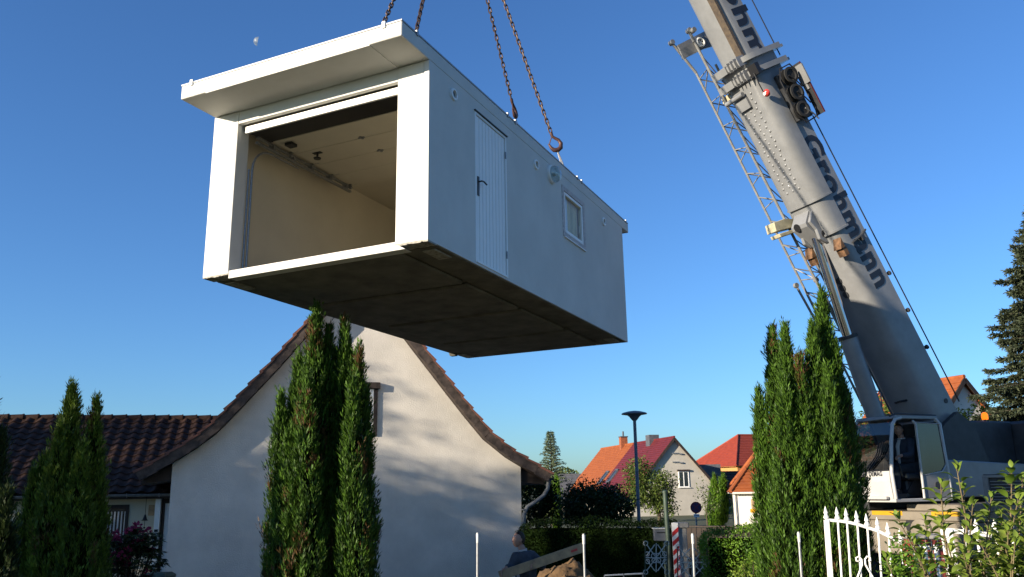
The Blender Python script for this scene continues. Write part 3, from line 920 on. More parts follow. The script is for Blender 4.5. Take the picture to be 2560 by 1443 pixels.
# white house with the orange hipped roof next to the conifer
rc = at(1984, 1250, 47)
RH = hip_house('white house with an orange hipped roof half hidden by the conifer beside the crane', (rc.x + .4, rc.y + 3), (.98, -.2), 2.75, 2.9, 2.5 - (1224 - 1210) / F * 44, 2.5 + (1210 - 1095) / F * 48, .6, K['farwhite'], K['roof_orange'], n=16, over=.3)
q = MB(); q.tube([(-2.84, -2.98, 2.1), (-2.84, -2.98, 0)], .05, 8); q.build('downpipe', K['farwhite'], RH, smooth=True)
q = MB(); q.tube([(-2.95, -3.22, 2.05), (2.95, -3.22, 2.05)], .06, 8); q.build('gutter', K['farwhite'], RH, smooth=True)
for i in range(6):
    q = MB(); q.box(-2.0 + i * .115, -1.9 + i * .115, -2.98, -2.902, 1.0, 1.72); q.build('shutter_board', K['wood'], RH)
# house behind the crane
hb = at(2411, 942, 40)
BH, _ = gable_house('house gable with orange tiles showing just behind the crane boom', (hb.x, hb.y), (-.37, .93), 5.2, 5.6, 5.6, hb.z, hb.z - 6.0, hb.z - 6.0, K['farwhite'], K['roof_orange'], n=22, over=.5)
# grey roofed shed far left of the semi-detached house
sc_ = at(1432, 1195, 96)
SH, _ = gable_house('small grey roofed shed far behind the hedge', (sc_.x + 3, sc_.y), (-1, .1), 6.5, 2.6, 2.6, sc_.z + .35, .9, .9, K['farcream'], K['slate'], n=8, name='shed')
# ------------------------------------------------------------------ mobile crane
K['crane'] = mat('grey_crane_paint', (0.190, 0.195, 0.203), 0.38, 0.0, var=0.09, scale=2.6, spec=0.5, coat=0.2)
K['crane_side'] = K['crane']
K['crane_white'] = mat('pale_grey_cab_paint', (0.40, 0.40, 0.40), 0.35, var=0.05, scale=2, coat=0.2)
K['letter'] = mat('dark_lettering', (0.012, 0.014, 0.022), 0.45, var=0.05)
K['chrome'] = mat('chromed_piston_rod', (0.62, 0.60, 0.62), 0.12, 1.0, var=0.05)
K['grease'] = mat('greasy_slide_track', (0.10, 0.075, 0.05), 0.6, var=0.35, scale=12, c2=(0.045, 0.035, 0.03))
K['rustpad'] = mat('rusty_wear_pad', (0.15, 0.08, 0.04), 0.8, var=0.3, scale=12)
K['jib'] = mat('jib_tube_paint', (0.20, 0.20, 0.195), 0.45, var=0.15, scale=6)
K['beige'] = mat('beige_bracket_paint', (0.42, 0.38, 0.26), 0.5, var=0.15, scale=6)
K['crane_dark'] = mat('dark_crane_machinery', (0.035, 0.037, 0.042), 0.5, var=0.2, scale=4)
K['carrier'] = mat('carrier_paint', (0.17, 0.148, 0.118), 0.5, var=0.12, scale=2.5)
K['yellow'] = mat('yellow_reflective_strip', (0.42, 0.22, 0.004), 0.4, var=0.05)
K['rubber'] = mat('tyre_rubber', (0.02, 0.02, 0.02), 0.85, var=0.1)
K['maroon'] = mat('dark_maroon_edge', (0.10, 0.012, 0.014), .5)
K['red'] = mat('red_paint', (0.50, 0.03, 0.03), 0.45, var=0.08)
K['redlamp'] = mat('red_round_lamp', (0.55, 0.05, 0.04), 0.2, var=0.05, coat=.5)
K['cabglass'] = glassmat('cab_glass', (0.30, 0.38, 0.40), 0.3, 0.03)
K['amber'] = emit('amber_beacon', (1.0, 0.20, 0.005), 0.7)
P0 = at(2295, 1008, 17.2)
lo, hi = 10.0, 40.0
for _ in range(50):
    mid = (lo + hi) / 2
    if pix(V((HOOK.x, HOOK.y, mid)))[1] > -1277: lo = mid
    else: hi = mid
TIP = V((HOOK.x, HOOK.y, lo))
ba = (TIP - P0).normalized()
bh = V((ba.x, ba.y, 0)).normalized()
bs_ = V((-bh.y, bh.x, 0))
bn = (bh - ba * bh.dot(ba)).normalized()          # underside, away from the boom's back
BL = (TIP - P0).length
C0 = V((8.0, 16.9, 0))
CT = Matrix.Translation(-C0)
BF = CT @ frame(P0, bs_, bn, ba)
CRN = thing('mobile_crane', 'grey telescopic mobile crane with raised boom parked behind the right conifer', 'crane', C0)
def side_pt(px, py, v=.45):
    P = on(px, py, P0 + bs_ * v, bs_) - P0
    return P.dot(ba), P.dot(bn)
def under_pt(px, py, w_=.43):
    P = on(px, py, P0 + bn * w_, bn) - P0
    return P.dot(ba), P.dot(bs_)
def cp(q, name, mt, parent=None, **k):
    return q.build(name, mt, parent or CRN, **k)
def sect(v, t, b, n=14, ex=.55):
    """boom cross-section: square back, rounded underside"""
    pts = [(-v, -t + .05), (-v + .05, -t), (v - .05, -t), (v, -t + .05)]
    y0 = .02
    for i in range(n + 1):
        a = math.pi * i / n
        c, s_ = math.cos(a), math.sin(a)
        pts.append((v * math.copysign(abs(c) ** ex, c), y0 + (b - y0) * abs(s_) ** ex))
    return pts
def boom_part(name, u0, u1, v, t, b, mt, parent=None, ex=.55):
    q = MB(BF)
    s_ = sect(v, t, b, ex=ex)
    q.loft([[(x, y, u) for x, y in s_] for u in (u0, u0 + .02, u1 - .02, u1)])
    return cp(q, name, mt, parent, smooth=28)
UC = under_pt(1865, 215)[0]                    # head of the base section
UC0 = UC
UC = under_pt(1862, 147)[0] + .03
base = boom_part('boom_base_section', -1.0, UC, .45, .42, .43, K['crane'])
sec2 = boom_part('boom_inner_section', UC - .5, UC + 8.0, .37, .34, .35, K['crane'])
sec3 = boom_part('boom_tip_section', UC + 7.6, BL, .30, .28, .29, K['crane'])
q = MB(BF); q.box(-.28, .28, -.5, .5, BL - .3, BL + .5); q.lathe([(.3, -.1), (.3, .1)], (0, .1, BL + .3), 16, (1, 0, 0)); cp(q, 'boom_head', K['crane'])
q = MB(BF); q.box(.20, .362, .30, .362, UC, UC + 7.9); cp(q, 'slide_track', K['grease'], sec2)
# dimpled shell plates under the base section
US0 = under_pt(2022, 508)[0]; US1 = under_pt(1835, 232)[0]
def ushell(name, u0, u1, gr, th, mt, wmin=-.05):
    q = MB(BF)
    s_ = [p for p in sect(.45 + gr, .42, .43 + gr, 18)[4:]]
    i_ = [(p[0] * .97, p[1] - .02) for p in s_]
    ring = s_ + i_[::-1]
    q.loft([[(x, y, u) for x, y in ring] for u in (u0, u1)])
    return cp(q, name, mt, base, smooth=28)
sh1 = ushell('underside_shell', US0, US1, .035, .02, K['crane'])
sh2 = ushell('underside_shell', under_pt(2060, 590)[0], US0 - .02, .012, .02, K['crane'])
for u in (US0, under_pt(2060, 590)[0]):
    q = MB(BF)
    s_ = sect(.50, .42, .485, 18)[4:]; i_ = sect(.452, .42, .435, 18)[4:]
    q.loft([[(x, y, k) for x, y in s_ + i_[::-1]] for k in (u - .02, u + .02)])
    cp(q, 'shell_flange', K['crane'], base, smooth=30)
q = MB(BF)
nr = 21
for i in range(nr):
    for j in range(3):
        u = US0 + .35 + (US1 - US0 - .55) * i / (nr - 1)
        x = (-.17, 0, .17)[j] + (.0 if i % 2 else .04)
        q.lathe([(.028, 0), (.022, .006), (.013, .012), (.001, .014)], (x, .466, u), 8, (0, 1, 0))
stuff(cp(q, 'pressed_dimples', K['crane'], sh1, smooth=60))
# flange frames at the head of the base section
for px, py, gr in ((1862, 135, .11), (1876, 172, .115)):
    u = under_pt(px, py + 12)[0]
    q = MB(BF)
    s_ = sect(.45 + gr, .43 + gr, .44 + gr, 14); i_ = sect(.37, .35, .36, 14)
    rings = [[(x, y, k) for x, y in s_] for k in (u - .055, u + .055)]
    q.loft(rings)
    fl = cp(q, 'head_flange', K['crane'], base, smooth=28)
    q = MB(BF); q.box(.30, .36, -.78, -.43, u - .03, u + .03); q.box(-.36, -.30, -.70, -.43, u - .03, u + .03); q.tube([(.33, -.72, u), (-.33, -.66, u)], .03, 8); cp(q, 'rope_guide', K['crane'], fl)
    for k in range(4):
        q = MB(BF); q.box(.10 + k * .1, .115 + k * .1, .40, .60, u - .10, u + .10); cp(q, 'stiffener', K['crane'], fl)
    q = MB(BF); q.box(-.42, .02, .50, .585, u - .075, u + .075); cp(q, 'slide_pad', K['crane'], fl)
q = MB(BF); q.tube([(-.42, .55, UC0 - .12), (.1, .55, UC0 - .12)], .05, 10); q.box(-.25, .1, .47, .52, UC0 - .42, UC0 - .2); cp(q, 'head_roller', K['crane'], base, smooth=40)
# red round lamp
u, v = under_pt(1911, 235, .5)
q = MB(BF); q.lathe([(.075, 0), (.078, .03), (.055, .06), (.02, .075), (.001, .078)], (v, .42, u), 16, (0, 1, 0)); lampr = cp(q, 'round_lamp', K['redlamp'], base, smooth=60)
q = MB(BF); q.lathe([(.035, .07), (.03, .085)], (v, .42, u), 12, (0, 1, 0)); cp(q, 'lens', K['white'], lampr)
q = MB(BF); q.tube([(v, .5, u + .05), (v + .05, .56, u + .25), (v + .02, .52, u + .45)], .012, 6); q.box(v - .1, v + .12, .40, .5, u + .4, u + .62); cp(q, 'lamp_cable', K['black'], base)
# lettering, cut as thin plates
def text_mesh(s_, size, wx, off=0.02, ext=.004):
    cu = bpy.data.curves.new('lettering', 'FONT')
    cu.body = s_; cu.space_character = 1.1; cu.size = size; cu.extrude = ext; cu.offset = off; cu.resolution_u = 4
    o = bpy.data.objects.new('lettering', cu); col.objects.link(o)
    dg = bpy.context.evaluated_depsgraph_get()
    me = bpy.data.meshes.new_from_object(o.evaluated_get(dg))
    bpy.data.objects.remove(o)
    xs_ = [v.co.x for v in me.vertices]; x0, x1 = min(xs_), max(xs_)
    k = wx / (x1 - x0) if wx else 1
    for v in me.vertices: v.co.x = (v.co.x - x0) * k
    return me
def lettering(name, me, mt, M, parent):
    me.materials.clear(); me.materials.append(mt)
    me.transform(M)
    return link(name, me, parent)
g0 = side_pt(2038, 330); g1 = side_pt(2192, 722)
wl_ = side_pt(2140, 575)[1]
LB = CT @ frame(P0 + bs_ * .4525 + ba * g0[0] + bn * .06, -ba, -bn, bs_)
lettering('lettering', text_mesh('Grohmann', .62, g0[0] - g1[0], .022), K['letter'], LB, base)
g2 = side_pt(1890, 128, .37)
LB2 = CT @ frame(P0 + bs_ * .3725 + ba * (g2[0] + 2.58) + bn * .06, -ba, -bn, bs_)
lettering('lettering', text_mesh('Grohmann', .56, 4.1, .02), K['letter'], LB2, sec2)
# lifting cylinder and its lugs
CTOP = on(2040, 592, P0, bs_); CMID = on(2121, 846, P0, bs_); CBOT = on(2196, 1062, P0, bs_)
q = MB(CT); q.tube([CTOP, CMID], .10, 20); rod = cp(q, 'piston_rod', K['chrome'], smooth=True)
q = MB(CT); dcy = (CBOT - CMID).normalized(); q.tube([CMID - dcy * .05, CMID, CBOT, CBOT + dcy * .5], [.165, .172, .172, .172], 24); cyl = cp(q, 'cylinder_barrel', K['crane'], smooth=50)
q = MB(CT); q.lathe([(.19, 0), (.19, .06)], CMID - dcy * .06, 24, dcy); cp(q, 'gland_ring', K['crane_dark'], cyl, smooth=30)
lt = CTOP - P0; lu, lw = lt.dot(ba), lt.dot(bn)
for v in (-.26, .16):
    q = MB(BF)
    q.prism([(.40, lu + .55), (.62, lu + .35), (lw + .13, lu + .15), (lw + .16, lu - .05), (lw + .06, lu - .16), (.40, lu - .22)], (v, 0, 0), (0, 1, 0), (0, 0, 1), (.07, 0, 0))
    lg = cp(q, 'cylinder_lug', K['crane'], base, bevel=.01)
    q = MB(BF); q.lathe([(.075, -.01), (.075, .09)], (v, lw, lu), 16, (1, 0, 0)); cp(q, 'pin', K['black'], lg)
q = MB(BF); q.prism([(.42, lu + .56), (.66, lu + .36), (.66, lu + .28), (.42, lu - .2)], (-.258, 0, 0), (0, 1, 0), (0, 0, 1), (.41, 0, 0)); cp(q, 'lug_web', K['crane'], base)
q = MB(BF); q.lathe([(.085, 0), (.085, .004)], (-.11, .661, lu + .32), 18, (0, 1, 0)); cp(q, 'lug_hole', K['black'], base)
for px, py in ((2108, 632), (2036, 655)):
    u, v = under_pt(px, py, .45)
    q = MB(BF); q.box(v - .09, v + .09, .40, .50, u - .07, u + .10); q.prism([(.43, u + .1), (.55, u + .1), (.43, u + .3)], (v - .1, 0, 0), (0, 1, 0), (0, 0, 1), (.2, 0, 0)); cp(q, 'wear_pad', K['rustpad'], base)
q = MB(BF)
for k in range(3):
    u, v = under_pt(2108 + k * 9, 700 + k * 17, .43)
    q.lathe([(.07, 0), (.07, .02)], (.02, .43, u), 14, (0, 1, 0))
cp(q, 'access_cover', K['crane_dark'], base, smooth=30)
# lattice fly jib stowed on the far side of the boom
def jp(px, py, v):
    return on(px, py, P0 + bs_ * v, bs_)
JO = [jp(1738, 178, -1.0), jp(2045, 790, -1.0)]
JI = [jp(1727, 86, -.62), jp(2084, 790, -.62)]
JO[1] = JO[0] + (JO[1] - JO[0]) * 1.45; JI[1] = JI[0] + (JI[1] - JI[0]) * 1.4
J3 = [JI[0].lerp(JO[0], .5) - bn * .42 - ba * .4, JI[1].lerp(JO[1], .5) - bn * .42]
jb = MB(CT); jb.tube(JO, .026, 8); JB = cp(jb, 'lattice_jib', K['jib'], smooth=True)
q = MB(CT); q.tube(JI, .030, 8); cp(q, 'chord', K['jib'], JB, smooth=True)
q = MB(CT); q.tube(J3, .028, 8); cp(q, 'chord', K['jib'], JB, smooth=True)
nb = 15
for i in range(nb):
    a, b = (i + .35) / nb, (i + .85) / nb
    o0, o1, i0, i1 = JO[0].lerp(JO[1], a), JO[0].lerp(JO[1], b), JI[0].lerp(JI[1], a + .03), JI[0].lerp(JI[1], b + .03)
    t0, t1 = J3[0].lerp(J3[1], a), J3[0].lerp(J3[1], b)
    for p, r in ((o0, i1), (o1, i1), (o0, t1), (i0, t1), (t1, i1)):
        q = MB(CT); q.tube([p, r], .013, 6); cp(q, 'lattice_bar', K['jib'], JB, smooth=True)
q = MB(CT)
def plate(pxs, v, th):
    a = [jp(x, y, v) for x, y in pxs]
    b = [p + bs_ * th for p in a]
    n = len(a)
    q.add(a + b, [tuple(range(n - 1, -1, -1)), tuple(range(n, 2 * n))] + [(i, (i + 1) % n, n + (i + 1) % n, n + i) for i in range(n)])
plate([(1696, 128), (1760, 92), (1792, 90), (1800, 112), (1758, 124), (1706, 150)], -.70, .05)
plate([(1690, 116), (1760, 80), (1772, 96), (1700, 132)], -.98, .05)
hd = cp(q, 'jib_head_plate', K['crane'], JB)
pc = jp(1751, 106, -.62)
q = MB(CT); q.lathe([(.10, -.02), (.115, 0), (.10, .03), (.08, .03), (.08, -.02)], pc, 20, bs_, cap=False)
for k in range(6):
    a = k * math.pi / 3
    q.bar(pc, pc + (ba * math.cos(a) + bn * math.sin(a)) * .095, .015, .02, bs_)
cp(q, 'pulley', K['white'], hd, smooth=40)
for px, py, v in ((1679, 107, -.98), (1722, 77, -.62), (1733, 76, -.55)):
    q = MB(CT); q.lathe([(.055, -.05), (.055, .05)], jp(px, py, v), 12, bs_); cp(q, 'end_roller', K['zinc'], hd, smooth=40)
q = MB(CT); q.tube([jp(1680, 108, -.98), jp(1740, 182, -1.0)], .03, 8); q.tube([jp(1723, 80, -.62), jp(1735, 105, -.62)], .03, 8); cp(q, 'chord_extension', K['jib'], JB, smooth=True)
for pts, mt in (([(1912, 566), (1940, 556), (1975, 558), (1975, 574), (1942, 582), (1918, 588)], 'beige'), ([(1925, 594), (1976, 578), (1977, 586), (1930, 602)], 'beige'), ([(1803, 248), (1822, 240), (1826, 256), (1808, 262)], 'beige'), ([(1818, 228), (1838, 226), (1846, 252), (1826, 260)], 'crane')):
    q = MB(CT); plate(pts, -.75, .28); cp(q, 'jib_clamp', K[mt], JB, bevel=.008)
for px, py in ((1990, 714), (2040, 700)):
    q = MB(CT); c = jp(px, py, -.9); q.lathe([(.055, -.03), (.055, .03)], c, 14, bs_); q.tube([c, c - ba * .9 + bs_ * .05], .025, 6); cp(q, 'jib_roller_arm', K['jib'], JB, smooth=40)
# black hydraulic hose reel on the side of the boom head
hr = [side_pt(x, y, .62) for x, y in ((1946, 196), (1978, 158), (2052, 292), (1998, 312))]
um = sum(p[0] for p in hr) / 4; wm = sum(p[1] for p in hr) / 4
u0, u1 = min(p[0] for p in hr), max(p[0] for p in hr)
q = MB(BF); q.box(.46, .56, wm - .24, wm + .20, u0 + .1, u1 - .1); reel = cp(q, 'hose_reel', K['crane_dark'], base, bevel=.02)
q = MB(BF); q.tube([(.62, wm + .24, u0 + .25), (.62, wm + .1, u0 + .02), (.62, wm - .24, u0 + .05), (.62, wm - .32, u0 + .3), (.62, wm - .32, u1 - .25), (.62, wm - .2, u1), (.62, wm + .1, u1 - .02), (.62, wm + .24, u1 - .25)], .016, 6, closed=True); cp(q, 'guard_hoop', K['black'], reel, smooth=True)
for k in range(3):
    uu = u0 + .28 + k * (u1 - u0 - .5) / 2
    q = MB(BF); q.lathe([(.05, .0), (.17, .0), (.17, .03), (.10, .035), (.10, .11), (.17, .115), (.17, .14), (.12, .145), (.10, .125), (.05, .125)], (.55, wm + .08 - .06 * k, uu), 18, (1, 0, 0)); cp(q, 'drum', K['rubber'], reel, smooth=30)
    q = MB(BF); q.tube([(.7, wm + .05, uu), (.68, wm - .1, uu - .15), (.66, wm - .2, uu - .3)], .014, 6); cp(q, 'hose', K['zinc'] if k == 0 else K['black'], reel, smooth=True)
q = MB(BF); q.box(.56, .74, wm - .35, wm - .325, u0 + .05, u1 - .05); cp(q, 'cover_plate', K['crane_dark'], reel)
q = MB(BF); q.box(.738, .748, wm - .355, wm - .322, u0 + .05, u1 - .05); cp(q, 'red_edge', K['maroon'], reel)
q = MB(BF); q.box(.57, .80, wm - .322, wm - .29, u1 - .5, u1 - .1); q.box(.60, .7, wm - .322, wm - .30, u0 + .6, u0 + .9); cp(q, 'valve_block', K['crane'], reel)
# ropes along the boom's back
q = MB(BF)
q.tube([(.33, -.60, UC + 9), (.33, -.62, UC - .2)], .012, 6); q.tube([(.25, -.72, UC + 9), (.25, -.70, UC - .2)], .007, 6)
q.tube([(.42, -.56, UC - 1.6), (.42, -.58, -.3)], .014, 6)
cp(q, 'hoist_rope', K['black'], smooth=True)
u, w_ = side_pt(2148, 590)
q = MB(BF); q.tube([(.46, w_ + .25, u - .05), (.50, w_ - .05, u), (.46, w_ - .22, u + .05)], .022, 8); q.box(.44, .52, w_ - .06, w_ + .02, u - .1, u); cp(q, 'hose_guide', K['crane_dark'], base, smooth=40)
q = MB(BF)
for k in range(3):
    q.lathe([(.045, 0), (.05, .03), (.02, .05)], (.44, -.42, side_pt(2212 + k * 47, 690 + k * 93)[0]), 8, (0, -1, 0))
q.lathe([(.05, 0), (.05, .01)], (.451, -.22, side_pt(2352, 1012)[0]), 14, (1, 0, 0))
cp(q, 'bolt_head', K['crane_dark'], base, smooth=40)
# hook block and hoist ropes below the boom head
q = MB(); q.box(-.16, .16, -.09, .09, .35, .95); q.lathe([(.21, -.08), (.21, .08)], (0, 0, .8), 16, (0, 1, 0)); q.tube([(0, 0, .4), (0, 0, .2), (.1, 0, .08), (.08, 0, -.06), (-.04, 0, -.1), (-.11, 0, 0)], .05, 8)
hkb = thing('hook_block', 'hook block above the picture that gathers the four chains', 'hook', HOOK)
q.build('block', K['red'], hkb, smooth=30)
q = MB()
for x in (-.12, .12):
    q.tube([(x, 0, .9), (x, 0, TIP.z - HOOK.z + .3)], .012, 6)
q.build('rope_fall', K['black'], hkb, smooth=True)

# superstructure: frame x along the boom's heading, y towards the camera side
SM = CT @ frame(C0, bh, bs_, V((0, 0, 1)))
def sl_pt(P):
    q_ = P - C0
    return q_.dot(bh), q_.dot(bs_), P.z
kx, ky, kz = sl_pt(at(2240, 1252, 15.6))
CZ = kz
kh = at(2240, 1043, 15.6).z - kz
CL, CWD = 1.42, .95
def cab(fn, name, mt, parent=None, **k):
    q = MB(SM @ Matrix.Translation((kx, ky, CZ)))
    fn(q)
    return cp(q, name, mt, parent, **k)
CB = cab(lambda q: (q.box(-CL, 0, -CWD, 0, -.03, .03)), 'operator_cab', K['crane_white'], bevel=.008)
post = [(0, 0, .03), (.035, 0, .5), (-.04, 0, kh * .7), (-.12, 0, kh - .12), (-.2, 0, kh - .03), (-.34, 0, kh)]
for y in (-.02, -CWD + .02):
    cab(lambda q: q.tube([(p[0] - .03, y, p[2]) for p in post], .033, 8), 'corner_post', K['crane_white'], CB, smooth=50)
    cab(lambda q: q.tube([(-CL + .02, y, .03), (-CL + .02, y, .45), (-CL + .08, y, kh - .1), (-CL + .2, y, kh)], .033, 8), 'corner_post', K['crane_white'], CB, smooth=50)
cab(lambda q: q.prism([(-CL + .1, kh - .02), (-.2, kh - .02), (-.22, kh + .045), (-CL + .14, kh + .05)], (0, .0, 0), (1, 0, 0), (0, 0, 1), (0, -CWD, 0)), 'cab_roof', K['crane'], CB, bevel=.012)
cab(lambda q: q.tube([(-CL + .15, -.02, kh + .06), (-.25, -.02, kh + .075), (-.1, -.02, kh + .02)], .014, 6), 'roof_rail', K['crane_dark'], CB, smooth=True)
fl_ = [(.0, .03), (.035, .34), (.03, .52)]
cab(lambda q: q.loft([[(x, -.05, z), (x, -CWD + .05, z), (x - .03, -CWD + .05, z), (x - .03, -.05, z)] for x, z in fl_]), 'front_panel', K['crane_white'], CB)
cab(lambda q: q.box(.025, .10, -CWD + .05, -.12, .02, .075), 'bumper_step', K['crane_white'], CB, bevel=.01)
ws = [(.02, .53), (-.05, kh * .7), (-.15, kh - .08)]
cab(lambda q: q.add([(x, y, z) for x, z in ws for y in (-.05, -CWD + .05)], [(0, 1, 3, 2), (2, 3, 5, 4)]), 'windscreen', K['cabglass'], CB, smooth=True)
cab(lambda q: q.tube([(.02, -.05, .525), (.02, -CWD + .05, .525)], .014, 6), 'windscreen_seal', K['black'], CB)
for k in range(3):
    cab(lambda q: q.tube([(.045, -.55 + k * .05, .56), (.03, -.30 + k * .05, .80), (.02, -.2 + k * .05, 1.05)], .012, 5), 'wiper', K['black'], CB)
cab(lambda q: (q.lathe([(.05, 0), (.055, .04), (.03, .09)], (.03, -.75, .42), 12, (1, 0, 0)), q.box(.03, .08, -.8, -.55, .37, .43)), 'work_light', K['black'], CB, smooth=30)
# open doorway, slid-back door leaf with window
dm = -.70
cab(lambda q: q.tube([(dm, 0, .03), (dm, 0, kh - .12), (dm + .06, 0, kh - .05)], .022, 8), 'door_pillar', K['crane_white'], CB, smooth=40)
cab(lambda q: q.prism([(dm - .01, .03), (-CL + .05, .03), (-CL + .05, .62), (-CL + .18, .50), (dm - .01, .42)], (0, .005, 0), (1, 0, 0), (0, 0, 1), (0, -.035, 0)), 'side_panel', K['crane'], CB, bevel=.006)
cab(lambda q: q.add([(dm - .01, -.01, .425), (-CL + .19, -.01, .505), (-CL + .06, -.01, .63), (-CL + .12, -.01, kh - .1), (dm - .01, -.01, kh - .08)], [(0, 1, 2, 3, 4)]), 'rear_side_window', K['cabglass'], CB)
cab(lambda q: q.tube([(dm, .0, .43), (-CL + .19, .0, .50), (-CL + .06, .0, .63), (-CL + .12, .0, kh - .1), (dm, .0, kh - .08)], .014, 6, closed=True), 'window_seal', K['crane_white'], CB)
cab(lambda q: q.lathe([(.07, 0), (.07, .012)], (dm - .36, .006, .25), 16, (0, 1, 0)), 'fuel_cap', K['crane_dark'], CB)
cab(lambda q: (q.box(-CL + .02, -CL + .05, -CWD + .04, -.04, .03, kh - .05), q.box(-CL + .05, -.06, -CWD + .02, -CWD + .045, .03, .7)), 'inner_lining', K['crane_dark'], CB)
cab(lambda q: q.add([(-.06, -CWD + .03, .7), (-CL + .05, -CWD + .03, .7), (-CL + .05, -CWD + .03, kh - .05), (-.1, -CWD + .03, kh - .05)], [(0, 1, 2, 3)]), 'far_window', K['cabglass'], CB)
cab(lambda q: (q.box(-1.1, -.60, -.72, -.22, .36, .48), q.prism([(-1.1, .46), (-1.0, .46), (-1.12, 1.18), (-1.22, 1.16)], (0, -.72, 0), (1, 0, 0), (0, 0, 1), (0, .5, 0)), q.box(-1.0, -.66, -.62, -.32, .03, .36)), 'driver_seat', K['crane_dark'], CB, bevel=.03)
cab(lambda q: (q.box(-.40, -.12, -.8, -.1, .03, .12), q.box(-.22, -.1, -.75, -.3, .12, .72), q.tube([(-.45, -.2, .4), (-.38, -.2, .66)], .02, 6), q.tube([(-.45, -.74, .4), (-.38, -.74, .66)], .02, 6)), 'control_console', K['black'], CB, bevel=.01)
lt_ = text_mesh('TEREX DEMAG', .115, .62, .003, .002)
lettering('lettering', lt_, K['letter'], SM @ Matrix.Translation((kx, ky, CZ)) @ frame(V((.040, -CWD + .12, .435)), V((0, 1, 0)), V((-.03, 0, 1)), V((1, 0, .03))), CB)
# rotating bed, winch house, engine, counterweight
def sup(fn, name, mt, parent=None, **k):
    q = MB(SM); fn(q); return cp(q, name, mt, parent, **k)
sup(lambda q: q.box(-3.4, 1.3, -1.15, ky - CWD - .06, 1.98, 2.35), 'rotating_bed', K['crane_dark'], bevel=.03)
sup(lambda q: q.lathe([(.95, 1.75), (.95, 2.0)], (0, 0, 0), 28), 'slewing_ring', K['crane_dark'], smooth=30)
px_, py_, pz_ = sl_pt(P0 - ba * .7)
for y in (-.62, .52):
    sup(lambda q: q.prism([(px_ - .9, 2.3), (px_ + 1.6, 2.3), (px_ + .4, pz_ + .15), (px_, pz_ + .4), (px_ - .4, pz_ + .15)], (0, py_ + y, 0), (1, 0, 0), (0, 0, 1), (0, .1, 0)), 'boom_cheek', K['crane_dark'])
sup(lambda q: q.prism([(kx - CL - .04, CZ + .02), (kx - CL - 2.6, CZ + .02), (kx - CL - 2.6, CZ + .62), (kx - CL - .1, CZ + .72)], (0, ky - .16, 0), (1, 0, 0), (0, 0, 1), (0, -1.1, 0)), 'side_casing', K['crane'], bevel=.02)
sup(lambda q: q.prism([(kx - CL - .12, CZ + .74), (kx - CL - 2.6, CZ + .63), (kx - CL - 2.6, CZ + 1.5), (kx - CL - 1.0, CZ + 1.5)], (0, ky - .55, 0), (1, 0, 0), (0, 0, 1), (0, -1.2, 0)), 'winch_house', K['crane_dark'], bevel=.03)
sup(lambda q: q.box(kx - CL - 4.1, kx - CL - 2.62, ky - 2.7, ky + .05, 2.0, CZ + 1.5), 'counterweight', K['crane_dark'], bevel=.06)
cwx = kx - CL - 2.62
for k in range(5):
    sup(lambda q: q.prism([(-.0, k * .22), (.22, k * .22 + .12), (.22, k * .22 + .23), (0, k * .22 + .11)], (cwx - .26, ky + .056, CZ + .35), (1, 0, 0), (0, 0, 1), (0, .006, 0)), 'warning_stripe', K['red'])
sup(lambda q: q.box(cwx - .27, cwx - .03, ky + .0505, ky + .0555, CZ + .3, CZ + 1.48), 'warning_plate', K['white'])
for k in range(5):
    a = (kx - CL + .05 - k * .07, ky - .75 - k * .13)
    sup(lambda q: q.tube([(a[0] + .15, a[1], CZ + 1.86), (a[0] - .25, a[1], CZ + 1.93), (a[0] - .62, a[1], CZ + 1.9), (a[0] - .82, a[1], CZ + 1.65), (a[0] - .95, a[1], CZ + 1.2)], .022, 6), 'hydraulic_hose', K['black'], smooth=True)
for px, py, d_ in ((2462, 1043, 17.6), (2397, 1054, 17.2)):
    b_ = sl_pt(at(px, py, d_))
    bcn = sup(lambda q: q.lathe([(.06, -.05), (.065, .02), (.05, .08), (.01, .10)], b_, 12), 'amber_beacon', K['amber'], smooth=50)
    sup(lambda q: q.tube([(b_[0], b_[1], b_[2] - .05), (b_[0], b_[1], CZ + 1.3)], .02, 6), 'beacon_stem', K['black'], bcn)
# carrier
CM = CT @ frame(C0, ROADD, ROADN, V((0, 0, 1)))
SIDE = 1.32
def car(fn, name, mt, parent=None, **k):
    q = MB(CM); fn(q); return cp(q, name, mt, parent, **k)
def ck(px, py=1285):
    P = on(px, py, C0 + ROADN * SIDE, ROADN) - C0
    return P.dot(ROADD), P.z + 0
kz1 = ck(2215, 1283)[1]
car(lambda q: q.box(-6.5, 3.1, -SIDE, SIDE, 1.22, 1.82), 'carrier_frame', K['carrier'], bevel=.03)
car(lambda q: q.box(-6.5, 3.1, -SIDE - .02, SIDE + .02, 1.823, 1.98), 'deck_edge', K['carrier'], bevel=.012)
car(lambda q: (q.box(-2.6, ck(2258)[0], -.9, SIDE - .12, 1.984, 2.10)), 'deck_box', K['carrier'], bevel=.012)
for a, b in ((2182, 2258), (2330, 2402), (1878, 1916), (2010, 2080)):
    x1, x0 = ck(a)[0], ck(b)[0]
    car(lambda q: q.box(x0, x1, SIDE + .0205, SIDE + .024, kz1 - .035, kz1 + .04), 'reflective_strip', K['yellow'])
x1, x0 = ck(2160, 1336)[0], ck(2175, 1336)[0]
car(lambda q: q.box(x0, x1, SIDE + .0005, SIDE + .004, 1.5, 1.58), 'side_marker', K['yellow'])
hx = ck(2296, 1315)
car(lambda q: q.lathe([(.24, 0), (.24, .012)], (hx[0], SIDE, hx[1]), 28, (0, 1, 0)), 'round_recess', K['black'])
car(lambda q: q.lathe([(.20, .013), (.19, .05), (.12, .06)], (hx[0] - .06, SIDE, hx[1] - .07), 24, (0, 1, 0)), 'hub_cover', K['carrier'], smooth=30)
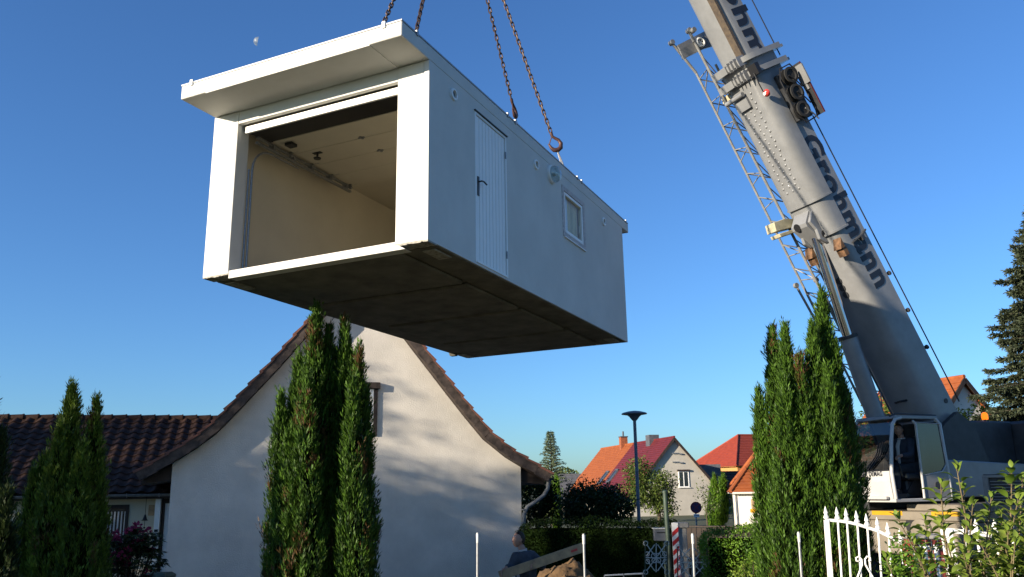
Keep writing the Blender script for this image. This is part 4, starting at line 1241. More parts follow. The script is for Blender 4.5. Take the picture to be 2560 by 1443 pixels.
car(lambda q: q.box(-6.0, -1.7, -.2, 1.15, 2.0, 2.6), 'engine_hood', K['crane_dark'], bevel=.03)
for i in range(9):
    car(lambda q: q.bar((-2.9, 1.155, 2.08 + i * .05), (-1.85, 1.155, 2.08 + i * .05), .02, .012), 'grille_louvre', K['crane'])
car(lambda q: (q.box(-3.0, -1.74, 1.152, 1.19, 2.545, 2.585), q.box(-1.83, -1.74, 1.152, 1.188, 2.02, 2.543), q.box(-3.0, -2.92, 1.152, 1.188, 2.02, 2.543)), 'grille_frame', K['crane'])
wq = MB(); wq.lathe([(.36, -.17), (.62, -.18), (.66, -.13), (.66, .13), (.62, .18), (.36, .17)], (0, 0, 0), 28, (0, 1, 0))
wme = wq.mesh('tyre', smooth=30); wme.materials.append(K['rubber'])
rq = MB(); rq.lathe([(.36, .12), (.34, .02), (.2, .0), (.16, .1), (.1, .12)], (0, 0, 0), 20, (0, 1, 0))
rme = rq.mesh('rim', smooth=30); rme.materials.append(K['crane'])
for x in (-5.2, -3.6, -.6, 1.0):
    for s_ in (-1, 1):
        wh = link('wheel', wme, CRN); wh.matrix_basis = CM @ Matrix.Translation((x, s_ * 1.12, .66)) @ (Matrix.Identity(4) if s_ > 0 else Matrix.Rotation(math.pi, 4, 'Z'))
        link('rim', rme, wh)
car(lambda q: [q.tube([(x, -1.1, .66), (x, 1.1, .66)], .09, 8) for x in (-5.2, -3.6, -.6, 1.0)] and q.box(-6, 2.8, -.5, .5, .8, 1.219), 'axles', K['crane_dark'])
# ------------------------------------------------------------------ vegetation
K['juniper'] = leafmat('juniper_scales', (0.010, 0.030, 0.004), (0.080, 0.165, 0.014), .6, .12, dry=(0.085, 0.045, 0.016))
K['juniper_core'] = mat('juniper_shade_core', (0.007, 0.013, 0.003), 1.0, var=.4, scale=14, spec=0.0)  # near-black solid core, painted as the shade between the sprays
K['juniper_l'] = leafmat('juniper_scales_olive', (0.022, 0.050, 0.007), (0.15, 0.225, 0.022), .6, .12, dry=(0.10, 0.055, 0.02))
K['hedge'] = leafmat('shaded_hedge_leaves', (0.004, 0.009, 0.002), (0.014, 0.032, 0.005), .7, .15, .08)  # near-black leaves, the shade on the hedge is put into the colour
K['hedge_lit'] = leafmat('sunlit_hedge_leaves', (0.03, 0.085, 0.008), (0.14, 0.26, 0.02), .5, .25)  # lit copy of the hedge leaves, sunlight is put into the colour
K['fruit'] = leafmat('fruit_tree_leaves', (0.03, 0.06, 0.012), (0.14, 0.19, 0.035), .5, .3)
K['bushdark'] = leafmat('dark_shrub_leaves', (0.012, 0.022, 0.008), (0.045, 0.07, 0.018), .5, .2)
K['fargreen'] = leafmat('distant_leaves', (0.035, 0.06, 0.018), (0.13, 0.16, 0.05), .6, .3)
K['spruce'] = leafmat('spruce_needles', (0.014, 0.025, 0.016), (0.072, 0.085, 0.040), .6, .05)
K['larch'] = leafmat('pale_larch_needles', (0.07, 0.10, 0.055), (0.17, 0.21, 0.11), .6, .2)
K['apple'] = leafmat('apple_leaves', (0.06, 0.125, 0.010), (0.25, 0.32, 0.055), .55, .3)
K['rhodo'] = leafmat('rhododendron_leaves', (0.012, 0.022, 0.010), (0.05, 0.075, 0.025), .4, .1)
K['pink'] = leafmat('pink_petals', (0.16, 0.01, 0.05), (0.36, 0.05, 0.13), .6, .3)
K['bark'] = mat('tree_bark', (0.07, 0.055, 0.04), .95, var=.3, scale=12, bump=.6, bscale=25)
K['twig'] = mat('green_brown_twig', (0.13, 0.10, 0.05), .8, var=.2, scale=20)

def rv(rnd):
    while True:
        p = V((rnd.uniform(-1, 1), rnd.uniform(-1, 1), rnd.uniform(-1, 1)))
        if .05 < p.length < 1: return p.normalized()
def blade(q, p, d, n, L, W, tint, bend=0.0):
    """one pointed leaf: base p, direction d, face normal roughly n"""
    s = d.cross(n)
    if s.length < 1e-4: s = d.orthogonal()
    s = s.normalized() * (W / 2)
    m = p + d * (L * .45)
    t = p + d * L
    if bend: t = t - V((0, 0, bend * L))
    b = len(q.v)
    q.v += [tuple(p), tuple(m + s), tuple(t), tuple(m - s)]
    q.f.append((b, b + 1, b + 2, b + 3)); q.mi.append(0); q.tint.append(tint)
def jprof(t):
    return min(1.0, (.55 + .45 * min(1, t / .18))) * max(0.0, 1 - max(0, (t - .30) / .70) ** 1.55) ** .9
def conifer(label, D, spires, seed, mt, dens=1.0, leaf=1.0, cat='conifer', group=None):
    rnd = random.Random(seed)
    sx = sum(s[2] for s in spires) / len(spires)
    b0 = at(sx, 1300, D); base = V((b0.x, b0.y, 0))
    T = thing('columnar_conifer', label, cat, base, group)
    cq, core, tq = MB(), MB(), MB()
    pm = F / D
    for k, s in enumerate(spires):
        tx, ty, bx, rad = s[:4]
        dy = s[4] if len(s) > 4 else rnd.uniform(-.25, .25)
        tip = at(tx, ty, D + dy) - base
        bot = at(bx, 1400, D + dy) - base; bot.z = 0
        R = rad / pm
        H = tip.z
        ph = rnd.uniform(0, 6)
        def cen(t): return bot.lerp(V((tip.x, tip.y, 0)), t ** .8) + V((0, 0, H * t))
        rings = []
        for i in range(15):
            t = i / 14
            c = cen(min(t, .985)); r = R * .66 * jprof(t) + .004
            rings.append([c + V((math.cos(a), math.sin(a), 0)) * r * (1 + .22 * noise.noise(V((math.cos(a) * 2 + k, math.sin(a) * 2, t * 9)))) for a in [2 * math.pi * j / 10 for j in range(10)]])
        core.loft(rings)
        tq.tube([cen(t) for t in (0, .3, .6, .9)], [.06, .05, .035, .012], 6)
        npl = int(165 * dens * R * H * 6.28 * .8) + 12
        for _ in range(npl):
            t = rnd.random() ** 1.05
            a = rnd.uniform(0, 2 * math.pi)
            out = V((math.cos(a), math.sin(a), 0))
            lump = 1 + .40 * noise.noise(V((math.cos(a) * 1.7 + k * 3, math.sin(a) * 1.7, t * H * 2.2)))
            r = R * jprof(t) * lump * (rnd.uniform(.84, 1.05) if rnd.random() < .75 else rnd.uniform(.66, .84))
            p = cen(t) + out * r
            ax = (V((0, 0, 1)) + out * rnd.uniform(.05, .38) + rv(rnd) * .14).normalized()
            pl = (.12 + .42 * rnd.random() ** 1.6) * leaf * (.6 + .4 * (1 - t))
            pr = pl * rnd.uniform(.13, .2)
            tp = min(1, max(.12, rnd.gauss(.48, .22)))
            if noise.noise(p * 1.9 + V((k, 7, 0))) > .33 and rnd.random() < .35: tp = -1
            x = ax.orthogonal().normalized(); y = ax.cross(x)
            for j in range(20):
                s_ = rnd.random()
                b = rnd.uniform(0, 2 * math.pi)
                ro = x * math.cos(b) + y * math.sin(b)
                pos = p + ax * (s_ - .35) * pl + ro * pr * (1 - s_ * .85)
                d = (ax * 1.0 + ro * rnd.uniform(.2, .75)).normalized()
                blade(cq, pos, d, ro, rnd.uniform(.05, .105) * leaf, rnd.uniform(.010, .020) * leaf, 0.0 if tp < 0 else min(1, max(.07, tp + rnd.uniform(-.22, .22) + .15 * (s_ - .5))))
        # leading shoot
        for j in range(26):
            pos = cen(1) + V((0, 0, rnd.uniform(-.28, .04))) + rv(rnd) * .018
            blade(cq, pos, (V((0, 0, 1)) + rv(rnd) * .45).normalized(), rv(rnd), .085 * leaf, .022 * leaf, rnd.uniform(.3, .8))
    cr_ = cq.build('crown', mt, T, recalc=False)
    core.build('shade_core', K['juniper_core'], cr_, smooth=True)
    tq.build('trunk', K['bark'], T, smooth=True)
    return T
conifer('tall dense green conifer with several pointed tops in front of the white gable', 11.4, [
    (790, 783, 775, 60, -.1), (821, 828, 812, 36, .0), (862, 812, 878, 48, .05), (897, 882, 902, 40, -.1), (702, 1000, 712, 36, 0), (746, 905, 736, 52, .1), (914, 985, 908, 32, 0), (770, 950, 766, 48, -.4), (882, 960, 896, 38, -.35), (726, 1080, 728, 44, -.3), (842, 960, 840, 44, .3), (842, 890, 840, 38, .1)], 11, K['juniper'])
conifer('dim green conifer with two pointed tops in front of the dark tiled roof', 13.2, [
    (180, 976, 168, 58, 0), (240, 1008, 228, 44, .1), (152, 1075, 138, 50, -.2), (86, 1185, 84, 40, 0), (112, 1150, 104, 42, .1), (205, 1120, 200, 48, -.3), (250, 1200, 240, 30, 0), (60, 1330, 62, 28, -.1)], 12, K['juniper_l'])
conifer('tall sunlit conifer with several pointed tops beside the crane cab', 12.3, [
    (1931, 828, 1948, 46, 0), (1963, 830, 1980, 46, -.2), (2056, 742, 2062, 58, 0), (2030, 818, 2034, 44, -.25), (2000, 905, 2008, 46, -.35), (2088, 862, 2094, 44, -.1), (2118, 985, 2116, 38, .1), (1896, 985, 1925, 34, .05), (2070, 930, 2070, 52, -.4), (1960, 960, 1968, 50, -.42)], 13, K['juniper'])
# ---- distant thujas
def thuja(label, px, top, D, rad, seed, group=None):
    return conifer(label, D, [(px, top, px, rad), (px - rad * .4, top + 22, px - rad * .3, rad * .6)], seed, K['hedge_lit'], dens=.35, leaf=2.2, group=group)
thuja('slim green thuja, left one of the pair beside the sign', 1787, 1196, 52, 12, 21)
thuja('slim green thuja, right one of the pair beside the sign', 1808, 1198, 53, 14, 22)
thuja('single slim bright thuja by the corner of the semi-detached house', 1393, 1196, 50, 9, 23)

def leafy(label, base, trunk, blobs, n, size, seed, mt, name='leafy_tree', cat='tree', clus=18, group=None, spread=1.0, tr=.12):
    """tree of leaf clusters; blobs: (centre offset, radii)"""
    rnd = random.Random(seed)
    T = thing(name, label, cat, base, group)
    q = MB()
    ends = []
    vol = [b[1][0] * b[1][1] * b[1][2] for b in blobs]
    for b, v in zip(blobs, vol):
        m_ = max(3, int(n * v / sum(vol) / clus))
        for _ in range(m_):
            u = rv(rnd); rr = rnd.uniform(.35, 1.0) ** .55
            c = V(b[0]) + V((u.x * b[1][0], u.y * b[1][1], u.z * b[1][2])) * rr * rnd.uniform(.85, 1.12)
            if rnd.random() < .12: ends.append(c)
            tb = rnd.gauss(.5, .18)
            for _ in range(clus):
                p = c + rv(rnd) * size * 2.2 * spread * rnd.random() ** .5
                d = (u * .6 + rv(rnd)).normalized()
                blade(q, p, d, (V((0, 0, 1)) + rv(rnd) * .9).normalized(), size * rnd.uniform(.7, 1.25), size * rnd.uniform(.42, .62), min(1, max(0, tb + rnd.uniform(-.22, .22))), .1)
    q.build('crown', mt, T, recalc=False)
    t = MB()
    th = trunk
    t.tube([(0, 0, 0), (.02, 0, th * .5), (0, .03, th)], [tr, tr * .8, tr * .65], 8)
    for e in ends[:26]:
        m_ = V((e.x * .35, e.y * .35, th + (e.z - th) * .45))
        t.tube([(0, 0, th * .92), m_, e], [tr * .45, tr * .25, .008], 5)
    t.build('trunk', K['bark'], T, smooth=True)
    return T
def W(px, py, D):
    return at(px, py, D)
def blobpx(base, lst, D):
    out = []
    for px, py, rx, rz in lst:
        p = at(px, py, D) - base
        out.append(((p.x, p.y, p.z), (rx * D / F, rx * D / F * .9, rz * D / F)))
    return out
b = at(1648, 1300, 46); b.z = 0
leafy('sunlit broadleaf fruit tree before the cream gable, its trunk bare below', b, 1.75, blobpx(b, [(1625, 1225, 55, 50), (1600, 1190, 38, 40), (1655, 1255, 38, 34), (1575, 1240, 38, 34), (1665, 1200, 26, 28), (1608, 1158, 20, 20)], 46), 7000, .15, 31, K['fruit'], clus=14)
b = at(1490, 1300, 26); b.z = 0
leafy('dark broad shrub in front of the orange roofed half of the house', b, .7, blobpx(b, [(1480, 1265, 62, 40), (1540, 1265, 45, 36), (1440, 1258, 34, 42), (1500, 1235, 40, 22), (1425, 1275, 22, 24), (1525, 1222, 16, 16), (1465, 1218, 14, 14)], 26), 11000, .10, 32, K['bushdark'], name='leafy_shrub', cat='shrub', clus=14)
b = at(1345, 1300, 32); b.z = 0
leafy('dim green broadleaf tree right behind the downpipe of the white house', b, 1.2, blobpx(b, [(1340, 1250, 48, 50), (1372, 1225, 30, 30), (1385, 1275, 25, 30)], 32), 2600, .14, 33, K['hedge'], clus=12)
b = at(1365, 1300, 40); b.z = 0
leafy('yellow-green shrub behind the downpipe near the slim thuja', b, .8, blobpx(b, [(1365, 1262, 24, 34)], 40), 700, .13, 34, K['fruit'], name='leafy_shrub', cat='shrub', clus=12)
b = at(2215, 1100, 33); b.z = 0
leafy('leafy tree seen in the gap between boom and lifting cylinder', b, 2.5, blobpx(b, [(2215, 1050, 45, 50), (2180, 1090, 40, 40)], 33), 1800, .18, 35, K['fruit'], clus=12)
b = at(2450, 1100, 31); b.z = 0
leafy('dim leafy tree behind the amber beacons of the crane', b, 2.2, blobpx(b, [(2440, 1055, 70, 45), (2530, 1050, 70, 38), (2380, 1080, 50, 40), (2500, 1110, 90, 50)], 31), 4200, .15, 36, K['hedge'], clus=12)
b = at(1765, 1270, 44); b.z = 0
leafy('thin light-green young tree beside the round sign', b, 1.0, blobpx(b, [(1762, 1240, 16, 34), (1775, 1255, 14, 26)], 44), 260, .14, 37, K['fargreen'], name='young_tree', clus=8, tr=.05)
b = at(1850, 1270, 60); b.z = 0
leafy('dim shrub at the right of the thuja pair', b, .8, blobpx(b, [(1838, 1255, 22, 40)], 60), 500, .2, 38, K['hedge'], name='leafy_shrub', cat='shrub', clus=10)
# hedges -------------------------------------------------------------------
def hedge(label, p0, p1, h, th, n, size, seed, mt, bump=.10, name='clipped_hedge', z0=.0):
    rnd = random.Random(seed)
    p0, p1 = V((p0.x, p0.y, 0)), V((p1.x, p1.y, 0))
    d = (p1 - p0); L = d.length; d.normalize(); nrm = V((d.y, -d.x, 0))
    if nrm.y > 0: nrm = -nrm
    M = frame(p0, d, -nrm, V((0, 0, 1)))
    T = thing(name, label, 'hedge', M)
    q = MB()
    A = [L * h, L * h * .5, L * th, th * h, th * h]
    for _ in range(n):
        k = rnd.choices(range(5), A)[0]
        if k == 0: p, nn = V((rnd.uniform(0, L), 0, rnd.uniform(0, h))), V((0, -1, 0))
        elif k == 1: p, nn = V((rnd.uniform(0, L), th, rnd.uniform(0, h))), V((0, 1, 0))
        elif k == 2: p, nn = V((rnd.uniform(0, L), rnd.uniform(0, th), h)), V((0, 0, 1))
        elif k == 3: p, nn = V((0, rnd.uniform(0, th), rnd.uniform(0, h))), V((-1, 0, 0))
        else: p, nn = V((L, rnd.uniform(0, th), rnd.uniform(0, h))), V((1, 0, 0))
        f = noise.noise(p * 1.6 + V((seed, 0, 0))) * bump + noise.noise(p * 5) * bump * .6
        p = p + nn * (f + rnd.uniform(-.07, .03))
        # rounded shoulders
        if p.z > h - .18:
            for i, (a_, b_) in enumerate(((p.x, L), (p.y, th))):
                e = min(a_, b_ - a_)
                if e < .18: p.z -= (.18 - e) * .45
        dd = (nn * .7 + rv(rnd) + V((0, 0, .4))).normalized()
        blade(q, p, dd, (nn + rv(rnd) * .7).normalized(), size * rnd.uniform(.7, 1.3), size * rnd.uniform(.45, .65), min(1, max(0, .5 + .9 * noise.noise(p * 3.1) + rnd.uniform(-.25, .25))), .1)
    q.build('foliage', mt, T, recalc=False)
    c = MB(); c.box(.1, L - .1, .1, th - .1, 0, h - .14); c.build('shade_core', K['juniper_core'], T)
    return T
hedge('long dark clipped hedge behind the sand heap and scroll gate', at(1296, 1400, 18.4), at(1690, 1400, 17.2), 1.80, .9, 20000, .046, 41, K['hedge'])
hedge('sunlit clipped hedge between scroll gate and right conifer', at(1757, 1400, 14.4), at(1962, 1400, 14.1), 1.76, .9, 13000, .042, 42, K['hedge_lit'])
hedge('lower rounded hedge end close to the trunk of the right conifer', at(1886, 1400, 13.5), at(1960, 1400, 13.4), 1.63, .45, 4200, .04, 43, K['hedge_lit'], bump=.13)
# far belt of trees closing the horizon
rnd = random.Random(77)
q = MB()
for i in range(26000):
    x = rnd.uniform(-150, 190)
    y = 175 + 18 * noise.noise(V((x * .03, 1, 0))) + rnd.uniform(-6, 6)
    top = 4.6 + 2.4 * noise.noise(V((x * .06, 5, 0))) + 1.6 * noise.noise(V((x * .23, 9, 0)))
    z = rnd.random() ** .6 * max(1.5, top)
    blade(q, V((x, y, z)), rv(rnd), V((0, -.6, .8)), 1.0, .6, rnd.random(), .1)
o = stuff(q.build('distant_woodland', K['fargreen'], recalc=False)); tag(o, 'far belt of trees along the horizon behind the houses', 'woodland')
# spruces --------------------------------------------------------------------
def spruce(label, base, H, R, nlev, per, seed, mt, droop=.25, size=.16, z0=1.0, name='spruce_tree', dens=1.0):
    rnd = random.Random(seed)
    T = thing(name, label, 'tree', base)
    q, t = MB(), MB()
    t.tube([(0, 0, 0), (0, 0, H * .5), (0, 0, H)], [H * .018, H * .011, .01], 8)
    for i in range(nlev):
        f = i / (nlev - 1)
        z = z0 + (H - z0) * f ** .95
        Rl = R * (1 - f) ** .85 * rnd.uniform(.8, 1.1) + .12
        for k in range(per):
            a = 2 * math.pi * (k + rnd.random() * .8) / per + i
            o = V((math.cos(a), math.sin(a), 0))
            L = Rl * rnd.uniform(.62, 1.12)
            pts = []
            for j in range(7):
                s = j / 6
                pts.append(V((0, 0, z)) + o * L * s + V((0, 0, -droop * L * s + .38 * droop * L * s ** 3 + .12 * L * s * (f > .7))))
            t.tube([pts[0], pts[3], pts[6]], [.03, .018, .006], 4)
            n = int(L * 34 * dens) + 6
            for _ in range(n):
                s = rnd.random() ** .75
                j = min(5, int(s * 6)); p = pts[j].lerp(pts[j + 1], s * 6 - j)
                dr = (pts[j + 1] - pts[j]).normalized()
                sd_ = dr.cross(V((0, 0, 1))).normalized() * rnd.choice((-1, 1))
                tw = (dr * rnd.uniform(.4, .9) + sd_ * rnd.uniform(.2, .9) + V((0, 0, rnd.uniform(-.75, .1)))).normalized()
                tl_ = size * rnd.uniform(.7, 1.6) * (1.15 - .5 * s)
                tb = rnd.gauss(.45, .2)
                for m_ in range(5):
                    pp_ = p + tw * tl_ * m_ / 5
                    blade(q, pp_, (tw * .8 + rv(rnd) * .6).normalized(), rv(rnd), size * .62, size * .2, min(1, max(0, tb + rnd.uniform(-.2, .2))))
    q.build('crown', mt, T, recalc=False)
    t.build('trunk', K['bark'], T, smooth=True)
    return T
b = at(2706, 1200, 26); b.z = 0
spruce('tall dark spruce cut by the right picture edge', b, at(2640, 505, 26).z, 3.75, 40, 13, 51, K['spruce'], droop=.42, size=.21, dens=2.1)
b = at(1379, 1200, 58); b.z = 0
spruce('pale feathery young conifer standing far behind the white house eave', b, at(1379, 1082, 58).z, .98, 20, 7, 52, K['larch'], droop=-.55, size=.17, z0=2.6, name='larch_tree', dens=.55)
conifer('dark conifer cut by the left picture edge', 9.4, [(-26, 985, -42, 62, 0), (2, 1085, -6, 42, .1), (-50, 1010, -60, 60, -.1), (18, 1245, 12, 34, -.1), (28, 1340, 22, 30, 0)], 14, K['bushdark'], dens=.8)
# rhododendron ----------------------------------------------------------------
def rhodo():
    rnd = random.Random(61)
    D = 15.5
    b = at(318, 1400, D); b.z = 0
    T = thing('rhododendron_bush', 'dark rhododendron bush with pink flower heads in front of the house wing', 'bush', b)
    q, heads = MB(), []
    bl = blobpx(b, [(310, 1375, 62, 42), (355, 1355, 48, 32), (275, 1400, 48, 40), (350, 1410, 55, 50)], D)
    t = MB()
    for bb in bl:
        for _ in range(60):
            u = rv(rnd); c = V(bb[0]) + V((u.x * bb[1][0], u.y * bb[1][1], u.z * bb[1][2])) * rnd.uniform(.6, 1.05)
            if rnd.random() < .3: t.tube([(0, 0, 0), V((c.x * .4, c.y * .4, c.z * .5)), c], [.02, .012, .005], 5)
            for k in range(11):
                a = k * 2.4; d = V((math.cos(a), math.sin(a), rnd.uniform(-.35, .3))).normalized()
                blade(q, c, d, V((0, 0, 1)), rnd.uniform(.10, .15), .04, rnd.random(), .25)
            if (u.z > .15 and c.x < .25 and rnd.random() < .42) or rnd.random() < .05:
                fl = MB(); heads.append(fl)
                for _ in range(16):
                    d = (rv(rnd) + V((0, -.2, .5))).normalized()
                    blade(fl, c + V((0, 0, .04)) + d * .02, d, rv(rnd), .075, .055, rnd.random())
    q.build('foliage', K['rhodo'], T, recalc=False); [f_.build('flower_head', K['pink'], T, recalc=False) for f_ in heads]; t.build('branches', K['bark'], T, smooth=True)
rhodo()
# ---- apple shoots close to the camera at the right ----------------------------
def leaf_mesh():
    q = MB()
    prof_ = [(0, .004), (.12, .16), (.3, .27), (.52, .29), (.74, .21), (.9, .10), (1.0, .004)]
    vs = []
    for s, hw in prof_:
        z = .10 * math.sin(s * 2.4) - .22 * s * s
        vs += [(-hw, s, z + hw * .32), (0, s, z), (hw, s, z + hw * .32)]
    fs = []
    for i in range(len(prof_) - 1):
        a = i * 3
        fs += [(a, a + 1, a + 4, a + 3), (a + 1, a + 2, a + 5, a + 4)]
    q.add(vs, fs)
    return q
def bush():
    rnd = random.Random(71)
    D = 5.0
    base = at(2440, 1500, D); base.z = 0
    T = thing('apple_bush', 'sunlit apple shoots with broad pale green leaves at the right corner', 'bush', base)
    mts = []
    for k in range(6):
        q = leaf_mesh(); q.tint = [k / 5] * len(q.f)
        me = q.mesh('leaf', smooth=60, recalc=False); me.materials.append(K['apple']); mts.append(me)
    tips = [(2392, 1172, 0), (2352, 1212, .05), (2246, 1300, 0), (2312, 1302, .1), (2352, 1308, -.1), (2530, 1172, 0), (2556, 1200, .1), (2478, 1245, 0), (2432, 1262, -.1), (2500, 1292, .1), (2280, 1352, 0), (2214, 1395, 0), (2545, 1250, -.1), (2410, 1225, .1), (2520, 1330, -.15), (2300, 1400, -.1)]
    for _ in range(60):
        x = 2640 - 290 * rnd.random() ** 1.4
        lo_ = 1285 + max(0, 2470 - x) * .8
        tips.append((x, rnd.uniform(lo_, 1500), rnd.uniform(-.35, .35)))
    st = MB(); rest = MB(); rest.tint = []
    cand = []
    for px, py, dy in tips:
        tip = at(px, py, D + dy) - base
        root = V((tip.x * .45 + rnd.uniform(-.1, .1), tip.y * .5, max(.2, tip.z - rnd.uniform(.7, 1.0))))
        mid = root.lerp(tip, .55) + V((rnd.uniform(-.06, .06), rnd.uniform(-.06, .06), .05))
        pts = [root.lerp(mid, i / 3) for i in range(3)] + [mid.lerp(tip, i / 5) for i in range(6)]
        st.tube(pts, [.007] * 3 + [.006, .005, .0045, .004, .0035, .0025], 5)
        st.tube([V((root.x * .3, root.y * .3, max(.05, root.z * .4))), root], [.012, .007], 5)
        L = (tip - mid).length
        n = int(12 + 14 * rnd.random())
        tb = rnd.randrange(2, 5)
        for i in range(n):
            s = 1 - (i / n) ** 1.15
            p = mid.lerp(tip, s)
            a = i * 2.4 + rnd.random()
            ax = (tip - mid).normalized()
            x = ax.orthogonal().normalized(); y = ax.cross(x)
            ro = x * math.cos(a) + y * math.sin(a)
            up = .95 if i < 3 else rnd.uniform(.1, .5)
            d = (ro * (1 - up * .6) + ax * up + V((0, 0, .1))).normalized()
            sz = (.042 + .008 * i if i < 5 else .074) * rnd.uniform(.8, 1.2)
            nn = (V((0, 0, 1)) + ax * .4 + rv(rnd) * .35); nn = (nn - d * nn.dot(d)).normalized()
            xx = d.cross(nn)
            st.tube([p, p + d * sz * .35], .0016, 3)
            M = frame(p + d * sz * .33, xx * sz, d * sz, nn * sz)
            k = min(5, max(0, tb + rnd.randrange(-1, 2)))
            vis = pix(base + p)
            cand.append((vis[0] < 2580 and vis[1] < 1455, M, k))
    cnt = 0
    for vis, M, k in cand:
        if vis and cnt < 300:
            o = link('leaf', mts[k], T); o.matrix_basis = M; cnt += 1
        else:
            rest.M = M; lm = leaf_mesh(); rest.add(lm.v, lm.f); rest.tint += [k / 5] * len(lm.f)
    rest.M = None
    stuff(rest.build('more_leaves', K['apple'], T, smooth=60, recalc=False))
    st.build('stems', K['twig'], T, smooth=True)
bush()
b = at(2285, 1420, 9.5); b.z = 0
leafy('dark leafy shrub between the gate bars and the brick pier', b, .5, blobpx(b, [(2268, 1400, 30, 55), (2250, 1440, 34, 40)], 9.5), 900, .06, 39, K['hedge_lit'], name='leafy_shrub', cat='shrub', clus=10, tr=.03)
b = at(1878, 1440, 12.9); b.z = 0
leafy('low pale sprigs in front of the sunlit hedge', b, .3, blobpx(b, [(1862, 1420, 10, 30), (1882, 1428, 14, 26), (1845, 1440, 14, 20)], 12.9), 420, .05, 40, K['apple'], name='low_shrub', cat='shrub', clus=8, tr=.015)
# ---- unseen trees added beyond the left edge to shade gable, wing and hedge
def sq(s, q_):
    return V((s * .841 - q_ * .540, s * .540 + q_ * .841, 0))
leafy('broad unseen tree beyond the left edge, first of the row added for shade', sq(-14, 23.6), 3.2, [((0, 0, 6.8), (2.6, 2.6, 3.6)), ((.8, -1.5, 5.2), (2.0, 2.0, 3.0)), ((-1.0, 1.6, 5.0), (2.2, 2.2, 3.0))], 14000, .20, 81, K['fruit'], clus=22, tr=.22)
leafy('tallest unseen tree beyond the left edge, second of the row added for shade', sq(-14, 20.8), 3.2, [((0, 0, 8.0), (1.6, 1.6, 4.3)), ((.7, -1.1, 6.6), (1.3, 1.3, 4.2)), ((-.6, 1.0, 7.2), (1.7, 1.7, 4.0)), ((.2, 0, 5.0), (2, 2, 3.0))], 20000, .20, 82, K['fruit'], clus=22, tr=.22)
leafy('mid-sized unseen tree beyond the left edge, third of the row added for shade', sq(-14, 17.6), 2.6, [((0, 0, 5.6), (1.6, 1.6, 3.4)), ((.5, -.8, 4.6), (1.5, 1.5, 3.2)), ((0, 0, 4.2), (1.8, 1.8, 2.9)), ((.3, -.4, 5.0), (1.4, 1.4, 2.8))], 22000, .19, 83, K['fruit'], clus=22, tr=.2)
leafy('round unseen tree beyond the left edge, fourth of the row added for shade', sq(-14, 14.9), 2.2, [((0, 0, 4.5), (1.7, 1.7, 3.2)), ((.6, -.9, 4.4), (1.5, 1.5, 3.2)), ((0, 0, 3.3), (1.8, 1.8, 2.3))], 17000, .18, 84, K['fruit'], clus=22, tr=.18)
leafy('smallest unseen tree beyond the left edge, last of the row added for shade', sq(-14, 12.7), 2.2, [((0, 0, 4.7), (1.4, 1.4, 3.4)), ((-.3, .6, 4.0), (1.3, 1.3, 3.2)), ((0, 0, 3.4), (1.5, 1.5, 2.8))], 17000, .18, 85, K['fruit'], clus=22, tr=.18)
leafy('low dense unseen tree beyond the left edge, added behind the row to fill its shade', sq(-19, 18.7), 2.4, [((0, 0, 5.6), (1.7, 1.7, 3.6)), ((-.8, .8, 5.2), (1.6, 1.6, 3.4)), ((.8, -.8, 5.0), (1.6, 1.6, 3.4))], 20000, .2, 86, K['fruit'], clus=22, tr=.18)
# ------------------------------------------------------------------ street furniture
K['lampgrey'] = mat('dark_grey_lamp_paint', (0.12, 0.14, 0.17), .45, var=.1, scale=6)
K['postgreen'] = mat('dark_green_post_paint', (0.035, 0.06, 0.045), .55, var=.2, scale=8)
K['silver'] = mat('silver_painted_iron', (0.52, 0.52, 0.50), .5, .1, var=.15, scale=20)
K['signred'] = mat('shaded_sign_red', (0.15, 0.012, 0.03), .4, var=.05)  # darkened red, the shade on the sign is mixed in
K['signblue'] = mat('shaded_sign_blue', (0.035, 0.02, 0.075), .4, var=.05)  # blue darkened towards purple to carry the sign's shade
K['fence'] = mat('dark_brown_fence_stain', (0.022, 0.014, 0.011), .75, var=.25, scale=6)
K['clinker'] = mat('maroon_clinker_brick', (0.20, 0.035, 0.028), .6, var=.25, scale=10, bump=.3, c2=(0.12, 0.022, 0.02))
K['mortar'] = mat('pale_mortar', (0.55, 0.50, 0.44), .95, var=.1)
K['postbox'] = mat('grey_letterbox', (0.09, 0.10, 0.12), .5, var=.1)
lb_ = at(1597, 1300, 27); lb_.z = 0
top = at(1586, 1044, 27)
T = thing('street_lamp', 'tall grey street lamp with a wide flat mushroom head', 'street lamp', lb_)
d = top - lb_
q = MB(); q.tube([(0, 0, 0), d * .25, d * .26, d * .98], [.075, .075, .055, .05], 12); q.build('pole', K['lampgrey'], T, smooth=40)
q = MB(); q.lathe([(.06, -.10), (.10, -.06), (.16, .02), (.22, .07), (.40, .10), (.405, .12), (.36, .15), (.2, .19), (.05, .21), (.001, .212)], d, 24); hd_ = q.build('lamp_head', K['lampgrey'], T, smooth=35)
q = MB(); q.lathe([(.07, -.02), (.13, .04), (.2, .068)], d + V((0, 0, -.012)), 18, cap=False); q.build('diffuser', K['lampglass'], T, smooth=True).parent = hd_
